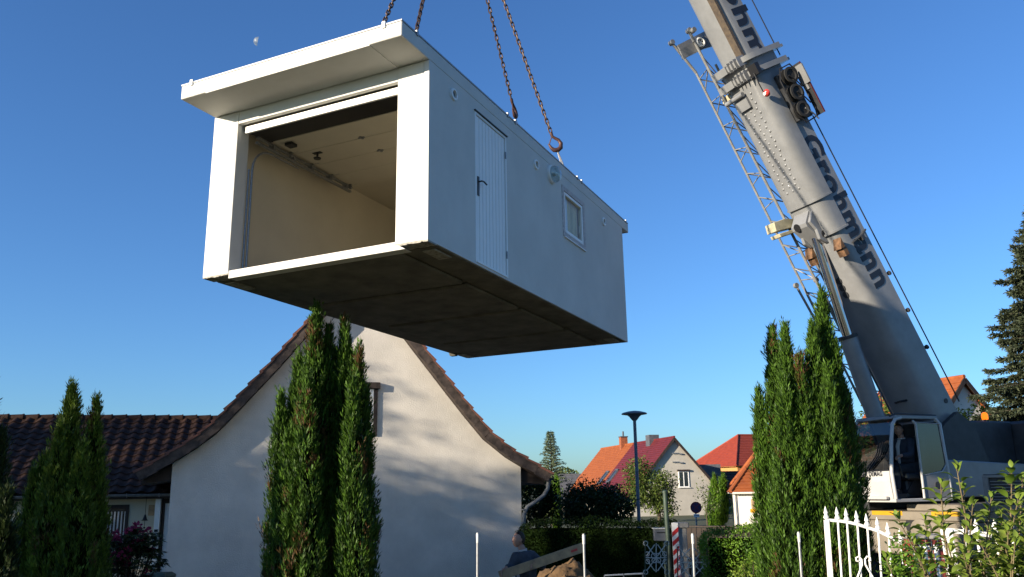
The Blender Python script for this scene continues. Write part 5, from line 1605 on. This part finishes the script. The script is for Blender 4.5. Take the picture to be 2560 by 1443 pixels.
# no-stopping sign
sb = at(1741, 1300, 31); sb.z = 0
T = thing('road_sign', 'round no-stopping sign with a small plate below, above the brown fence', 'sign', sb)
c = at(1740, 1269, 31) - sb
q = MB(); q.tube([(0, .03, 0), (0, .03, c.z + .18)], .03, 8); q.build('pole', K['zinc'], T, smooth=True)
q = MB(); q.lathe([(.20, 0), (.20, .012)], c, 32, (0, -1, 0)); sg = q.build('sign_disc', K['signred'], T)
q = MB(); q.lathe([(.155, .013), (.155, .016)], c, 32, (0, -1, 0)); q.build('blue_field', K['signblue'], T).parent = sg
for s in (-1, 1):
    q = MB(); q.bar(c + V((-.115, -.0175 - .001 * s, -.115 * s)), c + V((.115, -.0175 - .001 * s, .115 * s)), .004, .03, (0, 0, 1)); q.build('cross_bar', K['signred'], T).parent = sg
q = MB(); q.box(c.x - .10, c.x + .10, c.y - .012, c.y, c.z - .33, c.z - .225); pl_ = q.build('small_plate', K['white'], T)
q = MB(); q.bar((c.x - .07, c.y - .014, c.z - .275), (c.x + .07, c.y - .014, c.z - .275), .003, .015); q.prism([(.07, -.03), (.09, 0), (.07, .03)], (c.x, c.y - .0155, c.z - .275), (1, 0, 0), (0, 0, 1), (0, .003, 0)); q.prism([(-.07, -.03), (-.09, 0), (-.07, .03)], (c.x, c.y - .0155, c.z - .275), (1, 0, 0), (0, 0, 1), (0, .003, 0)); q.build('arrow', K['black'], T).parent = pl_
# brown board fence behind the hedge
f0, f1 = at(1702, 1300, 21.6), at(1925, 1300, 20.6)
f0.z = f1.z = 0
fd = (f1 - f0); fl = fd.length; fd.normalize()
T = thing('board_fence', 'dark brown upright board fence between red-white marker and right hedge', 'fence', frame(f0, fd, V((-fd.y, fd.x, 0)), V((0, 0, 1))))
q = MB(); q.box(0, .118, 0, .022, .05, 1.5); bm_ = q.mesh('board', bevel=.004); bm_.materials.append(K['fence'])
for i in range(int(fl / .125)):
    o = link('board', bm_, T); o.matrix_basis = Matrix.Translation((i * .125, (i % 2) * .006, 0))
q = MB(); q.box(0, fl, -.02, .05, 1.51, 1.545); q.build('cap_rail', K['wood_dark'], T, bevel=.005)
q = MB(); q.box(0, fl, .03, .08, .4, .5); q.box(0, fl, .03, .08, 1.2, 1.3); q.build('rail', K['fence'], T)
# pillar with red and white marker
mb = at(1703, 1400, 16.6); mb.z = 0
T = thing('gate_pillar', 'pale concrete gate pillar with a projecting cap', 'pillar', mb)
mz = at(1703, 1306, 16.6).z
q = MB(); q.box(-.07, .12, -.1, .1, 0, mz - .1); q.build('shaft', K['pave'], T, bevel=.012)
q = MB(); q.box(-.10, .16, -.13, .13, mz - .1, mz); q.build('cap', K['pave'], T, bevel=.015)
q = MB(); q.box(-.085, .15, -.12, .12, mz - .62, mz - .5); q.build('band', K['pave'], T, bevel=.01)
bb_ = at(1692, 1400, 16.45); bb_.z = 0
T = thing('warning_board', 'narrow red and white striped warning board on the concrete pillar', 'warning board', bb_)
bz1 = at(1692, 1307, 16.45).z
q = MB(); q.box(-.06, .06, 0, .02, .55, bz1); q.build('panel', K['white'], T)
nst = 7
for i in range(nst):
    z = .57 + (bz1 - .66) * i / nst
    q = MB(); q.prism([(-.059, z), (.059, z + .10), (.059, min(bz1, z + .10 + (bz1 - .66) / nst * .5)), (-.059, z + (bz1 - .66) / nst * .5)], (0, -.004, 0), (1, 0, 0), (0, 0, 1), (0, .0035, 0)); q.build('red_stripe', K['red'], T)
# green post and letterbox
gp_ = at(1676, 1400, 15.4); gp_.z = 0
T = thing('gate_post', 'slim dark green post rising beside the letterbox and scroll gate', 'post', gp_)
gz_ = at(1671, 1232, 15.4).z
q = MB(); q.tube([(0, 0, 0), (-.03, 0, gz_)], .042, 10); q.build('shaft', K['postgreen'], T, smooth=True)
q = MB(); q.lathe([(.05, 0), (.05, .03), (.02, .05)], (-.03, 0, gz_), 10); q.build('cap', K['postgreen'], T, smooth=True)
pb = at(1655, 1400, 15.5); pb.z = 0
T = thing('letterbox', 'grey metal letterbox mounted beside the green post', 'letterbox', pb)
z1, z0 = at(1655, 1322, 15.5).z, at(1655, 1352, 15.5).z
q = MB(); q.box(-.12, .12, -.08, .08, z0, z1); q.build('box', K['postbox'], T, bevel=.008)
q = MB(); q.box(-.135, .13, -.1, .09, z1, z1 + .014); q.build('lid', K['silver'], T)
q = MB(); q.box(-.08, .08, -.084, -.0805, z1 - .07, z1 - .05); q.build('slot', K['black'], T)
q = MB(); q.tube([(.06, .05, 0), (.06, .05, z0)], .02, 8); q.build('stand', K['postgreen'], T, smooth=True)
# wrought scroll gate: square fields of crossed rods with rings
def scroll_field(label, x0, x1, y0, y1, D):
    b = at((x0 + x1) / 2, 1400, D); b.z = 0
    T = thing('scroll_gate', label, 'gate', b, 'wrought scroll gate leaves')
    def P(fx, fy, dy=0): return at(x0 + (x1 - x0) * fx, y0 + (y1 - y0) * fy, D) - b + V((0, dy, 0))
    def ring(c, r, nm='ring'):
        q = MB(); q.tube([c + V((math.cos(a) * r, 0, math.sin(a) * r)) for a in [2 * math.pi * i / 14 for i in range(14)]], .008, 5, closed=True); q.build(nm, K['silver'], T, smooth=True)
    def rod(a, b_, nm='rod'):
        q = MB(); q.tube([a, b_], .0085, 6); q.build(nm, K['silver'], T, smooth=True)
    c = P(.5, .5)
    for fx, fy in ((.02, .02), (.98, .02), (.02, .98), (.98, .98)):
        e = P(fx, fy); k = e.lerp(c, .12)
        rod(k, c.lerp(e, .1)); ring(e, .035)
    for fx, fy in ((.02, .5), (.98, .5), (.5, .02), (.5, .98)):
        rod(P(fx, fy), c)
    for s in (-1, 1):
        ring(c + V((.04 * s, -.004, .03)), .04); ring(c + V((.04 * s, -.004, -.045)), .035)
        ring(P(.1, .5) + V((0, 0, .06 * s)), .035); ring(P(.9, .5) + V((0, 0, .06 * s)), .035)
    for a, b_ in (((.0, .5), (.5, .0)), ((.5, .0), (1, .5)), ((1, .5), (.5, 1)), ((.5, 1), (0, .5))):
        rod(P(*a).lerp(P(*b_), .12), P(*a).lerp(P(*b_), .88))
    q = MB(); q.tube([P(1.0, -.05), P(1.0, 1.9)], .014, 8); q.tube([P(0, -.0), P(0, 1.9)], .010, 8); q.tube([P(0, 1.55), P(1, 1.55)], .012, 8); q.tube([P(0, 1.55), P(0, 1.55) + V((0, 0, -.01))], .01, 6); q.build('gate_stile', K['postgreen'], T, smooth=True)
    return T
scroll_field('silver scrollwork gate leaf below the letterbox, before the dark hedge', 1613, 1668, 1357, 1432, 15.0)
scroll_field('silver scrollwork gate leaf behind the slim pole, beside the sunlit hedge', 1694, 1768, 1366, 1446, 14.6)
# low white rail in front of the dark hedge
ra, rb = at(1511, 1439, 15.6), at(1607, 1434, 15.6)
T = thing('low_rail', 'low white rail in two lengths in front of the dark hedge', 'rail', V((ra.x, ra.y, 0)))
o_ = V((ra.x, ra.y, 0)); rm_ = ra.lerp(rb, .5)
for a, b_ in ((ra, ra.lerp(rb, .49)), (ra.lerp(rb, .52), rb)):
    q = MB(); q.tube([a - o_, b_ - o_], .014, 6); q.build('rail_tube', K['whitewash'], T, smooth=True)
for p in (ra, rm_, rb):
    q = MB(); pp_ = p - o_; q.tube([(pp_.x, pp_.y, 0), pp_], .012, 6); q.build('rail_post', K['zinc'], T, smooth=True)
# galvanised poles of an unfinished fence
for x, xb, y, lab in ((1194, 1193, 1332, 'galvanised fence pole standing against the shaded white gable'), (1459, 1462, 1335, 'galvanised fence pole standing in front of the sand heap'), (1731, 1735, 1334, 'galvanised fence pole standing before the scroll gate'), (1996, 2003, 1330, 'galvanised fence pole standing before the right conifer')):
    b = at(xb, 1443, 10.8); b.z = 0
    t_ = at(x, y, 10.8) - b
    T = thing('fence_pole', lab, 'pole', b, 'galvanised poles of the unfinished fence')
    q = MB(); q.tube([(t_.x * -1.2, 0, 0), t_], .016, 10); q.build('tube', K['zinc'], T, smooth=40)
    q = MB(); q.lathe([(.018, -.12), (.0195, -.02), (.013, .0), (.005, .004)], t_, 10); q.build('end_sleeve', K['silver'], T, smooth=40)
# sand heap
def heap():
    D = 11.6
    c = at(1428, 1440, D); c.z = 0
    zt = at(1425, 1388, D).z
    T = MB()
    n, R = 150, 2.6
    vs, fs = [], []
    for j in range(n + 1):
        for i in range(n + 1):
            x, y = (i / n * 2 - 1) * R * 1.05, (j / n * 2 - 1) * R
            r = math.hypot(x / 1.05, y)
            h = zt * max(0, 1 - r / R) ** 1.1
            h = h * (.97 + .12 * noise.noise(V((x * 1.3, y * 1.3, 2)))) + (.08 * noise.noise(V((x * 4, y * 4, 0))) + .07 * noise.noise(V((x * 9, y * 9, 3))) + .05 * noise.noise(V((x * 21, y * 21, 6)))) * (h > .02)
            vs.append((x, y, max(h, -.02) + .004))
    fs = [(j * (n + 1) + i, j * (n + 1) + i + 1, (j + 1) * (n + 1) + i + 1, (j + 1) * (n + 1) + i) for j in range(n) for i in range(n)]
    T.add(vs, fs)
    o = T.build('sand_heap', K['soil'], smooth=70)
    o.location = c
    tag(o, 'heap of brown excavated sand beside the man', 'sand heap')
    return c
heap()
# ------------------------------------------------------------------ white spearhead gate and fence, right
GD = 10.8
def spear(q, p, s=1.0):
    q.lathe([(.012, 0), (.013, .02), (.03 * s, .022), (.034 * s, .035), (.016, .075), (.024 * s, .08), (.026 * s, .09), (.006, .155), (.001, .17)], p, 8)
def iron_gate():
    b = at(2072, 1443, GD); b.z = 0
    T = thing('iron_gate', 'white wrought iron gate with spearheads and a falling curved top rail', 'gate', b)
    xs_ = [(2066, 1300, 1276), (2094, 1302, 1277), (2117, 1305, 1279), (2143, 1311, 1282), (2168, 1319, 1289), (2195, 1328, 1296), (2221, 1341, 1304), (2252, 1357, 1326)]
    pts = []
    lean = .045
    for i, (x, yr, yt) in enumerate(xs_):
        p = at(x, yr, GD) - b
        t_ = at(x, yt, GD) - b
        pts.append(p)
        foot = at(x + (1443 - yr) * lean * 1.55, 1443, GD) - b
        foot = V((p.x + (foot.x - p.x) * (p.z - .1) / (p.z - foot.z), p.y, .1))
        q = MB()
        r = .024 if i in (0, 7) else .0125
        if i == 0: q.bar(foot, p + V((0, 0, .0)), .05, .05, (0, 1, 0))
        else: q.tube([foot, p + (t_ - p) * .35], r if i < 7 else .012, 8)
        q.build('upright', K['whitewash'], T, smooth=30)
        q = MB(); d_ = (t_ - p)
        spear(q, p + d_ * .05 + V((0, 0, -.01)), 1.0); q.build('spearhead', K['whitewash'], T, smooth=40)
    q = MB()
    for a_, b_ in zip(pts[:-1], pts[1:]): q.bar(a_, b_ + (b_ - a_).normalized() * .004, .03, .035, (0, 0, 1))
    q.build('top_rail', K['whitewash'], T)
    q = MB(); q.bar((pts[0].x + .1, pts[0].y, .2), (pts[-1].x + .2, pts[0].y, .2), .03, .035); q.build('bottom_rail', K['whitewash'], T)
    # lyre scrolls
    def lyre(cx, cy, D_, sc_):
        c = at(cx, cy, D_) - b
        for s in (-1, 1):
            pl2 = [V((0, 0, -.42)), V((s * .11, 0, -.30)), V((s * .125, 0, -.18)), V((s * .06, 0, -.05)), V((s * .02, 0, .03)), V((s * .02, 0, .09)), V((s * .05, 0, .125)), V((s * .085, 0, .11)), V((s * .085, 0, .075)), V((s * .062, 0, .07))]
            q = MB(); q.tube([c + p * sc_ + V((0, -.016, 0)) for p in pl2], .0105, 6); q.build('scroll', K['whitewash'], T, smooth=True)
            q = MB(); q.tube([c + V((s * .05, -.016, -.42)) * 1.0, c + V((s * .05, -.016, -.33))], .012, 6); q.build('scroll', K['whitewash'], T, smooth=True)
    lyre(2159, 1418, GD, 1.0)
    lyre(2262, 1432, GD, .85)
    return T
iron_gate()
def wicket():
    D = 9.6
    b = at(2376, 1443, D); b.z = 0
    T = thing('iron_fence_panel', 'white iron fence panel behind the apple leaves', 'fence', b)
    def P(x, y): return at(x, y, D) - b
    q = MB(); q.bar(V((P(2390, 1443).x, 0, .1)), P(2366, 1323), .11, .07, (0, 1, 0)); q.build('post', K['whitewash'], T, bevel=.008)
    q = MB(); q.bar(P(2362, 1325), P(2500, 1340), .04, .05); q.build('top_rail', K['whitewash'], T)
    for x, yt in ((2443, 1296), (2490, 1316), (2530, 1330), (2415, 1312)):
        q = MB(); q.tube([V((P(x + 6, 1443).x, 0, .1)), P(x, 1335)], .015, 8); q.build('upright', K['whitewash'], T, smooth=True)
        q = MB(); spear(q, P(x, 1338), 1.25); q.build('spearhead', K['whitewash'], T, smooth=40)
    q = MB(); q.bar(P(2300, 1365), P(2345, 1372), .03, .03); q.build('latch_rail', K['whitewash'], T)
    for x in (2284, 2312, 2338):
        q = MB(); q.tube([V((P(x + 10, 1443).x, 0, .1)), P(x, 1362)], .019, 8); q.build('upright', K['whitewash'], T, smooth=True)
    return T
wicket()
def brick_pier():
    D = 11.8
    a0, a1 = at(2292, 1443, D), at(2388, 1443, D)
    b = V((a0.x, a0.y, 0)); Wd = a1.x - a0.x
    zt = at(2340, 1348, D).z
    T = thing('brick_pier', 'maroon clinker brick pier with pale joints behind the white bars', 'pier', b)
    q = MB(); q.box(.006, Wd - .006, .006, .36, 0, zt - .006); q.build('mortar_core', K['mortar'], T)
    n = 6; rows = 14; bw = Wd / n; bh_ = zt / rows
    q = MB(); q.box(.004, bw - .008, 0, .03, .005, bh_ - .007); me = q.mesh('brick', bevel=.003); me.materials.append(K['clinker'])
    q = MB(); q.box(-.004, .02, .01, .17, .005, bh_ - .007); me2 = q.mesh('brick', bevel=.003); me2.materials.append(K['clinker'])
    rr_ = random.Random(3)
    for r in range(rows):
        for c in range(n):
            o = link('brick', me, T); o.matrix_basis = Matrix.Translation((c * bw, rr_.uniform(-.004, .002), r * bh_))
        for c in range(2):
            for x in (-.001, Wd - .015):
                o = link('brick', me2, T); o.matrix_basis = Matrix.Translation((x, .02 + c * .18, r * bh_))
    q = MB(); q.box(-.03, Wd + .03, -.03, .39, zt, zt + .05); q.build('coping', K['pave'], T, bevel=.01)
brick_pier()
# green bin by the wing door
b = at(395, 1443, 17.5); b.z = 0
T = thing('green_bin', 'dark green rounded bin lid at the foot of the shaded gable corner', 'bin', b)
zt = at(395, 1432, 17.5).z
q = MB(); q.loft([[(x * k, y * k, z) for x, y in ((-.24, -.25), (.24, -.25), (.27, 0), (.24, .25), (-.24, .25), (-.27, 0))] for k, z in ((.8, .05), (1, zt - .1))]); q.build('body', K['postgreen'], T, smooth=30)
q = MB(); q.loft([[(x * k, y * k, z) for x, y in ((-.24, -.25), (.24, -.25), (.27, 0), (.24, .25), (-.24, .25), (-.27, 0))] for k, z in ((1.06, zt - .1), (1.04, zt - .05), (.8, zt))]); q.build('lid', K['postgreen'], T, smooth=30)
# ------------------------------------------------------------------ moon
md = ray(645.5, 104)
mc = CAM + md * 900
rm = 10.6 / F * 900
ux = (CR - md * CR.dot(md)).normalized(); uy = md.cross(ux) * -1
ti = R_(-14)
ux, uy = ux * math.cos(ti) + uy * math.sin(ti), uy * math.cos(ti) - ux * math.sin(ti)
q = MB(); n = 16
vs, fs = [], []
for i in range(n + 1):
    la = -math.pi / 2 + math.pi * i / n
    for j in range(9):
        lo_ = math.pi * (1.0 + .07 * 0) - math.pi * .47 * j / 8
        p = V((math.cos(la) * math.cos(lo_), math.cos(la) * math.sin(lo_), math.sin(la)))
        vs.append(mc + (ux * p.x + uy * p.z - md * p.y) * rm)
for i in range(n):
    for j in range(8):
        fs.append((i * 9 + j, i * 9 + j + 1, (i + 1) * 9 + j + 1, (i + 1) * 9 + j))
q.add(vs, fs)
K['moon'] = emit('moon_sunlit_glow', (0.42, 0.52, 0.66), .3)  # emission stands in for sunlight on the lit half of the moon
nn_ = K['moon'].node_tree.nodes; ll_ = K['moon'].node_tree.links
nz_ = nn_.new('ShaderNodeTexNoise'); nz_.inputs['Scale'].default_value = .45; rp2 = nn_.new('ShaderNodeValToRGB')
rp2.color_ramp.elements[0].color = (.20, .32, .52, 1); rp2.color_ramp.elements[1].color = (.46, .55, .66, 1); rp2.color_ramp.elements[0].position = .35; rp2.color_ramp.elements[1].position = .6
tc_ = nn_.new('ShaderNodeTexCoord'); ll_.new(tc_.outputs['Object'], nz_.inputs['Vector']); ll_.new(nz_.outputs['Fac'], rp2.inputs['Fac']); ll_.new(rp2.outputs['Color'], nn_['Principled BSDF'].inputs['Emission Color'])
nn_['Principled BSDF'].inputs['Base Color'].default_value = (0, 0, 0, 1)
o = q.build('moon', K['moon'], recalc=False, smooth=True)
tag(o, 'pale half moon in the blue sky left of the garage', 'moon')

# ------------------------------------------------------------------ people
K['skin'] = mat('skin', (0.42, 0.23, 0.16), .55, var=.08, scale=12)
K['jacket'] = mat('dark_blue_work_jacket', (0.030, 0.036, 0.055), .85, var=.2, scale=10)
K['jacket_b'] = mat('grey_blue_sleeves', (0.055, 0.062, 0.080), .85, var=.2, scale=10)
K['shirt'] = mat('pale_grey_shirt', (0.48, 0.46, 0.46), .9, var=.1)
K['trousers'] = mat('dark_work_trousers', (0.025, 0.028, 0.036), .9, var=.2)
K['shoe'] = mat('black_boots', (0.015, 0.014, 0.013), .7, var=.1)
K['hair'] = mat('dark_brown_hair', (0.022, 0.014, 0.010), .7, var=.2, scale=30)
K['eye'] = mat('eye_white', (0.6, 0.58, 0.55), .3)
def skin_mesh(name, verts, edges, radii, root=0, sub=2):
    me = bpy.data.meshes.new(name)
    me.from_pydata([tuple(v) for v in verts], edges, [])
    o = bpy.data.objects.new(name, me); col.objects.link(o)
    md_ = o.modifiers.new('skin', 'SKIN'); md_.use_smooth_shade = True
    me.update()
    if not me.skin_vertices: me.attributes.new('skin_dummy', 'FLOAT', 'POINT')
    bm = bmesh.new(); bm.from_mesh(me)
    ly = bm.verts.layers.skin.verify(); bm.verts.ensure_lookup_table()
    for i, v in enumerate(bm.verts):
        r = radii[i]; v[ly].radius = r if isinstance(r, tuple) else (r, r); v[ly].use_root = (i == root)
    bm.to_mesh(me); bm.free()
    s_ = o.modifiers.new('sub', 'SUBSURF'); s_.levels = sub; s_.render_levels = sub
    dg = bpy.context.evaluated_depsgraph_get(); dg.update()
    out = bpy.data.meshes.new_from_object(o.evaluated_get(dg))
    bpy.data.objects.remove(o); bpy.data.meshes.remove(me)
    out.name = name
    out.polygons.foreach_set('use_smooth', [True] * len(out.polygons))
    return out
def person(label, base, J, look, fingers, jacket='jacket', sleeve=None, holds=None):
    """J: joints in world space; look: head forward direction; fingers: {side: (palm dir, curl dir)}"""
    T = thing('person', label, 'person', base)
    w2 = lambda p: V(p) - V(base)
    Jl = {k: w2(v) for k, v in J.items()}
    vs, es, rs = [], [], []
    def add(p, r, prev=None):
        vs.append(p); rs.append(r); i = len(vs) - 1
        if prev is not None: es.append((prev, i))
        return i
    pel = add(Jl['pelvis'], (.15, .115)); 
    sp = add(Jl['pelvis'].lerp(Jl['chest'], .55), (.14, .105), pel)
    ch = add(Jl['chest'], (.16, .115), sp)
    nk = add(Jl['neck'], .056, ch)
    hb = add(Jl['neck'].lerp(Jl['head'], .6), .058, nk)
    for s in ('l', 'r'):
        sh = add(Jl['sh_' + s], .066, ch); el = add(Jl['el_' + s], .045, sh); mid = add(Jl['el_' + s].lerp(Jl['wr_' + s], .3), .042, el); wr = add(Jl['wr_' + s], .028, mid)
        pd, cd_ = fingers[s]
        pd, cd_ = V(pd).normalized(), V(cd_).normalized()
        side = pd.cross(cd_).normalized()
        pm = add(Jl['wr_' + s] + pd * .05, (.036, .018), wr)
        kn = Jl['wr_' + s] + pd * .085
        for f in range(4):
            ln = (.068, .078, .072, .056)[f]
            a = add(kn + side * (.027 - .018 * f), .0095, pm)
            b = add(vs[a] + (pd * .75 + cd_ * .65) * ln * .5, .0085, a)
            add(vs[b] + (pd * -.1 + cd_ * 1.0) * ln * .5, .0075, b)
        a = add(Jl['wr_' + s] + pd * .035 + side * .035, .011, pm)
        add(vs[a] + (pd * .5 + side * .5 + cd_ * .7).normalized() * .05, .009, a)
        hip = add(Jl['hip_' + s], .10, pel); kne = add(Jl['kn_' + s], .062, hip); an_ = add(Jl['an_' + s], .042, kne)
        fw_ = V(J['foot']).normalized()
        add(Jl['an_' + s] + fw_ * .12 - V((0, 0, .05)), .04, an_)
    me = skin_mesh('body', vs, es, rs, 0, 1)
    # head shaped on an ellipsoid and welded over the neck top
    fw_ = V(look).normalized(); rt_ = fw_.cross(V((0, 0, 1))).normalized(); up_ = rt_.cross(fw_)
    hm = frame(Jl['head'], rt_, fw_, up_)
    bm = bmesh.new(); bm.from_mesh(me)
    g_ = bmesh.ops.create_uvsphere(bm, u_segments=20, v_segments=14, radius=1)
    for v in g_['verts']:
        x, y, z = v.co
        jaw = max(0, -z)
        xx = x * .074 * (1 - .28 * jaw ** 1.5); yy = y * .093 * (1 - .12 * jaw) + (.012 * jaw if y > 0 else 0); zz = z * .118
        if y > .75 and -.35 < z < .2 and abs(x) < .3: yy += .022 * (1 - abs(x) / .3) * (1 - abs(z + .12) / .35)      # nose
        if y > .6 and .05 < z < .3 and .15 < abs(x) < .55: yy -= .006                                                # eye sockets
        if y > .6 and -.62 < z < -.42 and abs(x) < .35: yy += .004                                                   # lips
        v.co = hm @ V((xx, yy, zz))
    for s in (-1, 1):
        e_ = bmesh.ops.create_uvsphere(bm, u_segments=8, v_segments=6, radius=1)
        for v in e_['verts']: v.co = hm @ V((s * .074 + v.co.x * .010, -.008 + v.co.y * .02, -.005 + v.co.z * .032))
    for f in bm.faces: f.smooth = True
    bm.to_mesh(me); bm.free()
    me.materials.append(K['skin']); body = link('body', me, T)
    q = MB(hm)
    for s in (-1, 1): q.lathe([(.001, 0), (.009, .002), (.011, .006), (.005, .010)], (s * .028, .076, .018), 8, (0, 1, 0))
    q.build('eyes', K['eye'], T).parent = body
    q = MB(hm); q.box(-.022, .022, .083, .0935, -.062, -.056); q.build('mouth', K['signred'], T).parent = body
    q = MB(hm)
    rings = []
    for i in range(9):
        ph = math.pi * .5 * i / 8
        ring_ = []
        for j in range(18):
            a = 2 * math.pi * j / 18
            ff = math.sin(a)
            low = (.55 if ff > .25 else (-.25 if ff < -.3 else .12))
            zz = low + (1 - low) * math.sin(ph)
            rr_ = math.sqrt(max(0, 1 - zz * zz)) if zz > 0 else 1
            ring_.append((math.cos(a) * .081 * rr_, ff * .100 * rr_ - .004, zz * .126))
        rings.append(ring_)
    q.loft(rings); q.build('hair', K['hair'], T, smooth=True).parent = body
    # clothes
    vs2, es2, rs2 = [], [], []
    def add2(p, r, prev=None):
        vs2.append(p); rs2.append(r); i = len(vs2) - 1
        if prev is not None: es2.append((prev, i))
        return i
    a0 = add2(Jl['pelvis'] + V((0, 0, -.06)), (.185, .15)); a1 = add2(Jl['pelvis'].lerp(Jl['chest'], .5), (.175, .14), a0); a2 = add2(Jl['chest'], (.195, .145), a1); add2(Jl['chest'].lerp(Jl['neck'], .72), (.09, .085), a2)
    for s in ('l', 'r'):
        b1 = add2(Jl['sh_' + s], .088, a2); b2 = add2(Jl['el_' + s], .066, b1); add2(Jl['el_' + s].lerp(Jl['wr_' + s], .93), .05, b2)
    mj = skin_mesh('jacket', vs2, es2, rs2, 0, 2); mj.materials.append(K[sleeve or jacket]); jk = link('jacket', mj, T)
    # collar and shirt front
    nd = (Jl['neck'] - Jl['chest']).normalized()
    q = MB(); q.lathe([(.078, -.05), (.07, .0), (.074, .025), (.066, .028)], Jl['neck'] - nd * .02, 14, nd, cap=False); q.build('collar', K['shirt'], T, smooth=True)
    fr_ = V(J['front']).normalized(); sd_ = fr_.cross(nd).normalized()
    q = MB()
    c1, c0 = Jl['neck'] - nd * .03, Jl['pelvis']
    rr = []
    for t_, wd, out in ((0, .045, .075), (.25, .045, .135), (.6, .035, .15), (1, .035, .155)):
        c_ = c1.lerp(c0, t_) + fr_ * out
        rr.append([c_ - sd_ * wd, c_ + fr_ * .012, c_ + sd_ * wd, c_ - fr_ * .03])
    q.loft(rr); q.build('shirt_front', K['shirt'], T, smooth=True)
    vs2.clear(); es2.clear(); rs2.clear()
    a0 = add2(Jl['pelvis'], (.165, .135))
    for s in ('l', 'r'):
        b0 = add2(Jl['hip_' + s], .118, a0); b1 = add2(Jl['kn_' + s], .088, b0); add2(Jl['an_' + s] + V((0, 0, .03)), .075, b1)
    mt_ = skin_mesh('trousers', vs2, es2, rs2, 0, 2); mt_.materials.append(K['trousers']); link('trousers', mt_, T)
    for s in ('l', 'r'):
        q = MB(); f2 = V(J['foot']).normalized(); a = Jl['an_' + s]
        q.loft([[a + f2 * u + V((f2.y, -f2.x, 0)) * x + V((0, 0, z)) for x, z in ((-wd, -.085), (wd, -.085), (wd * .8, tp), (-wd * .8, tp))] for u, wd, tp in ((-.09, .035, .04), (0, .045, .06), (.1, .05, -.02), (.18, .035, -.05))])
        q.build('boot', K['shoe'], T, smooth=50)
    return T
# man beside the heap, looking up, both hands on the plank
MD = 13.6
PLA, PLB = at(1258, 1437, 13.25), at(1459, 1368, 13.25)
pd = (PLB - PLA).normalized()
pn = at(1303, 1443, MD)
base = V((pn.x + .12, MD, 0))
head = at(1296, 1349, MD)
chest = at(1312, 1408, MD + .02)
J = dict(pelvis=V((base.x - .02, MD + .05, .93)), chest=chest, neck=at(1306, 1374, MD), head=head,
         sh_r=at(1289, 1392, MD - .16), sh_l=at(1336, 1391, MD + .14), front=V((-.75, -.6, 0)), foot=V((-.7, -.7, 0)))
wr_r = at(1264, 1429, 13.26) + V((.0, .03, .045)); wr_l = PLA.lerp(PLB, .36) + V((.03, .06, .03))
J['wr_r'] = wr_r; J['wr_l'] = wr_l
J['el_r'] = at(1279, 1416, 13.42); J['el_l'] = J['sh_l'].lerp(wr_l, .5) + V((.14, .02, -.12))
for s, o_ in (('r', V((-.06, -.09, 0))), ('l', V((.06, .09, 0)))):
    J['hip_' + s] = J['pelvis'] + o_ + V((0, 0, -.05)); J['kn_' + s] = J['hip_' + s] + V((-.03, -.06, -.40)) + o_ * .4; J['an_' + s] = V((base.x + o_.x * 1.6, MD + o_.y * 1.6, .09))
person('man in a dark work jacket holding a plank and looking up', base, J, (-.80, -.42, .34), {'r': ((-.55, -.45, -.5), (.3, -.6, -.7)), 'l': ((-.5, -.6, -.4), (.3, -.5, -.7))}, sleeve='jacket_b')
# the plank
pm_ = PLA
T = thing('plank', 'long wooden plank held slanting by the man, red slot at its raised end', 'plank', Matrix.Translation(pm_))
L_ = (PLB - PLA).length
up_ = V((0, 0, 1)); up_ = (up_ - pd * up_.dot(pd)).normalized(); dn_ = pd.cross(up_)
PM = frame(V((0, 0, 0)), pd, dn_, up_)
q = MB(PM); q.box(-.06, L_, -.02, .02, -.068, .068); q.build('board', K['wood'], T, bevel=.004)
q = MB(PM); q.box(L_ - .20, L_ - .10, .0202, .0225, -.016, .016); q.box(L_ - .20, L_ - .10, -.0225, -.0202, -.016, .016); q.build('red_slot', K['red'], T)
# operator in the cab
def CW(x, y, z):
    return C0 + bh * (kx + x) + bs_ * (ky + y) + V((0, 0, CZ + z))
J = dict(pelvis=CW(-0.86, -.47, .58), chest=CW(-0.84, -.46, .93), neck=CW(-0.80, -.45, 1.13), head=CW(-0.74, -.44, 1.28), front=bh, foot=bh,
         sh_l=CW(-0.82, -.27, 1.05), sh_r=CW(-0.82, -.65, 1.05), el_l=CW(-0.72, -.20, .80), el_r=CW(-0.72, -.72, .80), wr_l=CW(-0.52, -.26, .80), wr_r=CW(-0.52, -.66, .80),
         hip_l=CW(-0.82, -.38, .56), hip_r=CW(-0.82, -.56, .56), kn_l=CW(-0.46, -.34, .56), kn_r=CW(-0.46, -.60, .56), an_l=CW(-0.42, -.34, .14), an_r=CW(-0.42, -.60, .14))
person('crane operator in dark blue sitting inside the open crane cab', CW(-.74, -.47, .0), J, bh * .9 + bs_ * .35 + V((0, 0, .15)), {'l': (bh * .8 + V((0, 0, -.2)), V((0, 0, -1)) + bh * .2), 'r': (bh * .8 + V((0, 0, -.2)), V((0, 0, -1)) + bh * .2)})
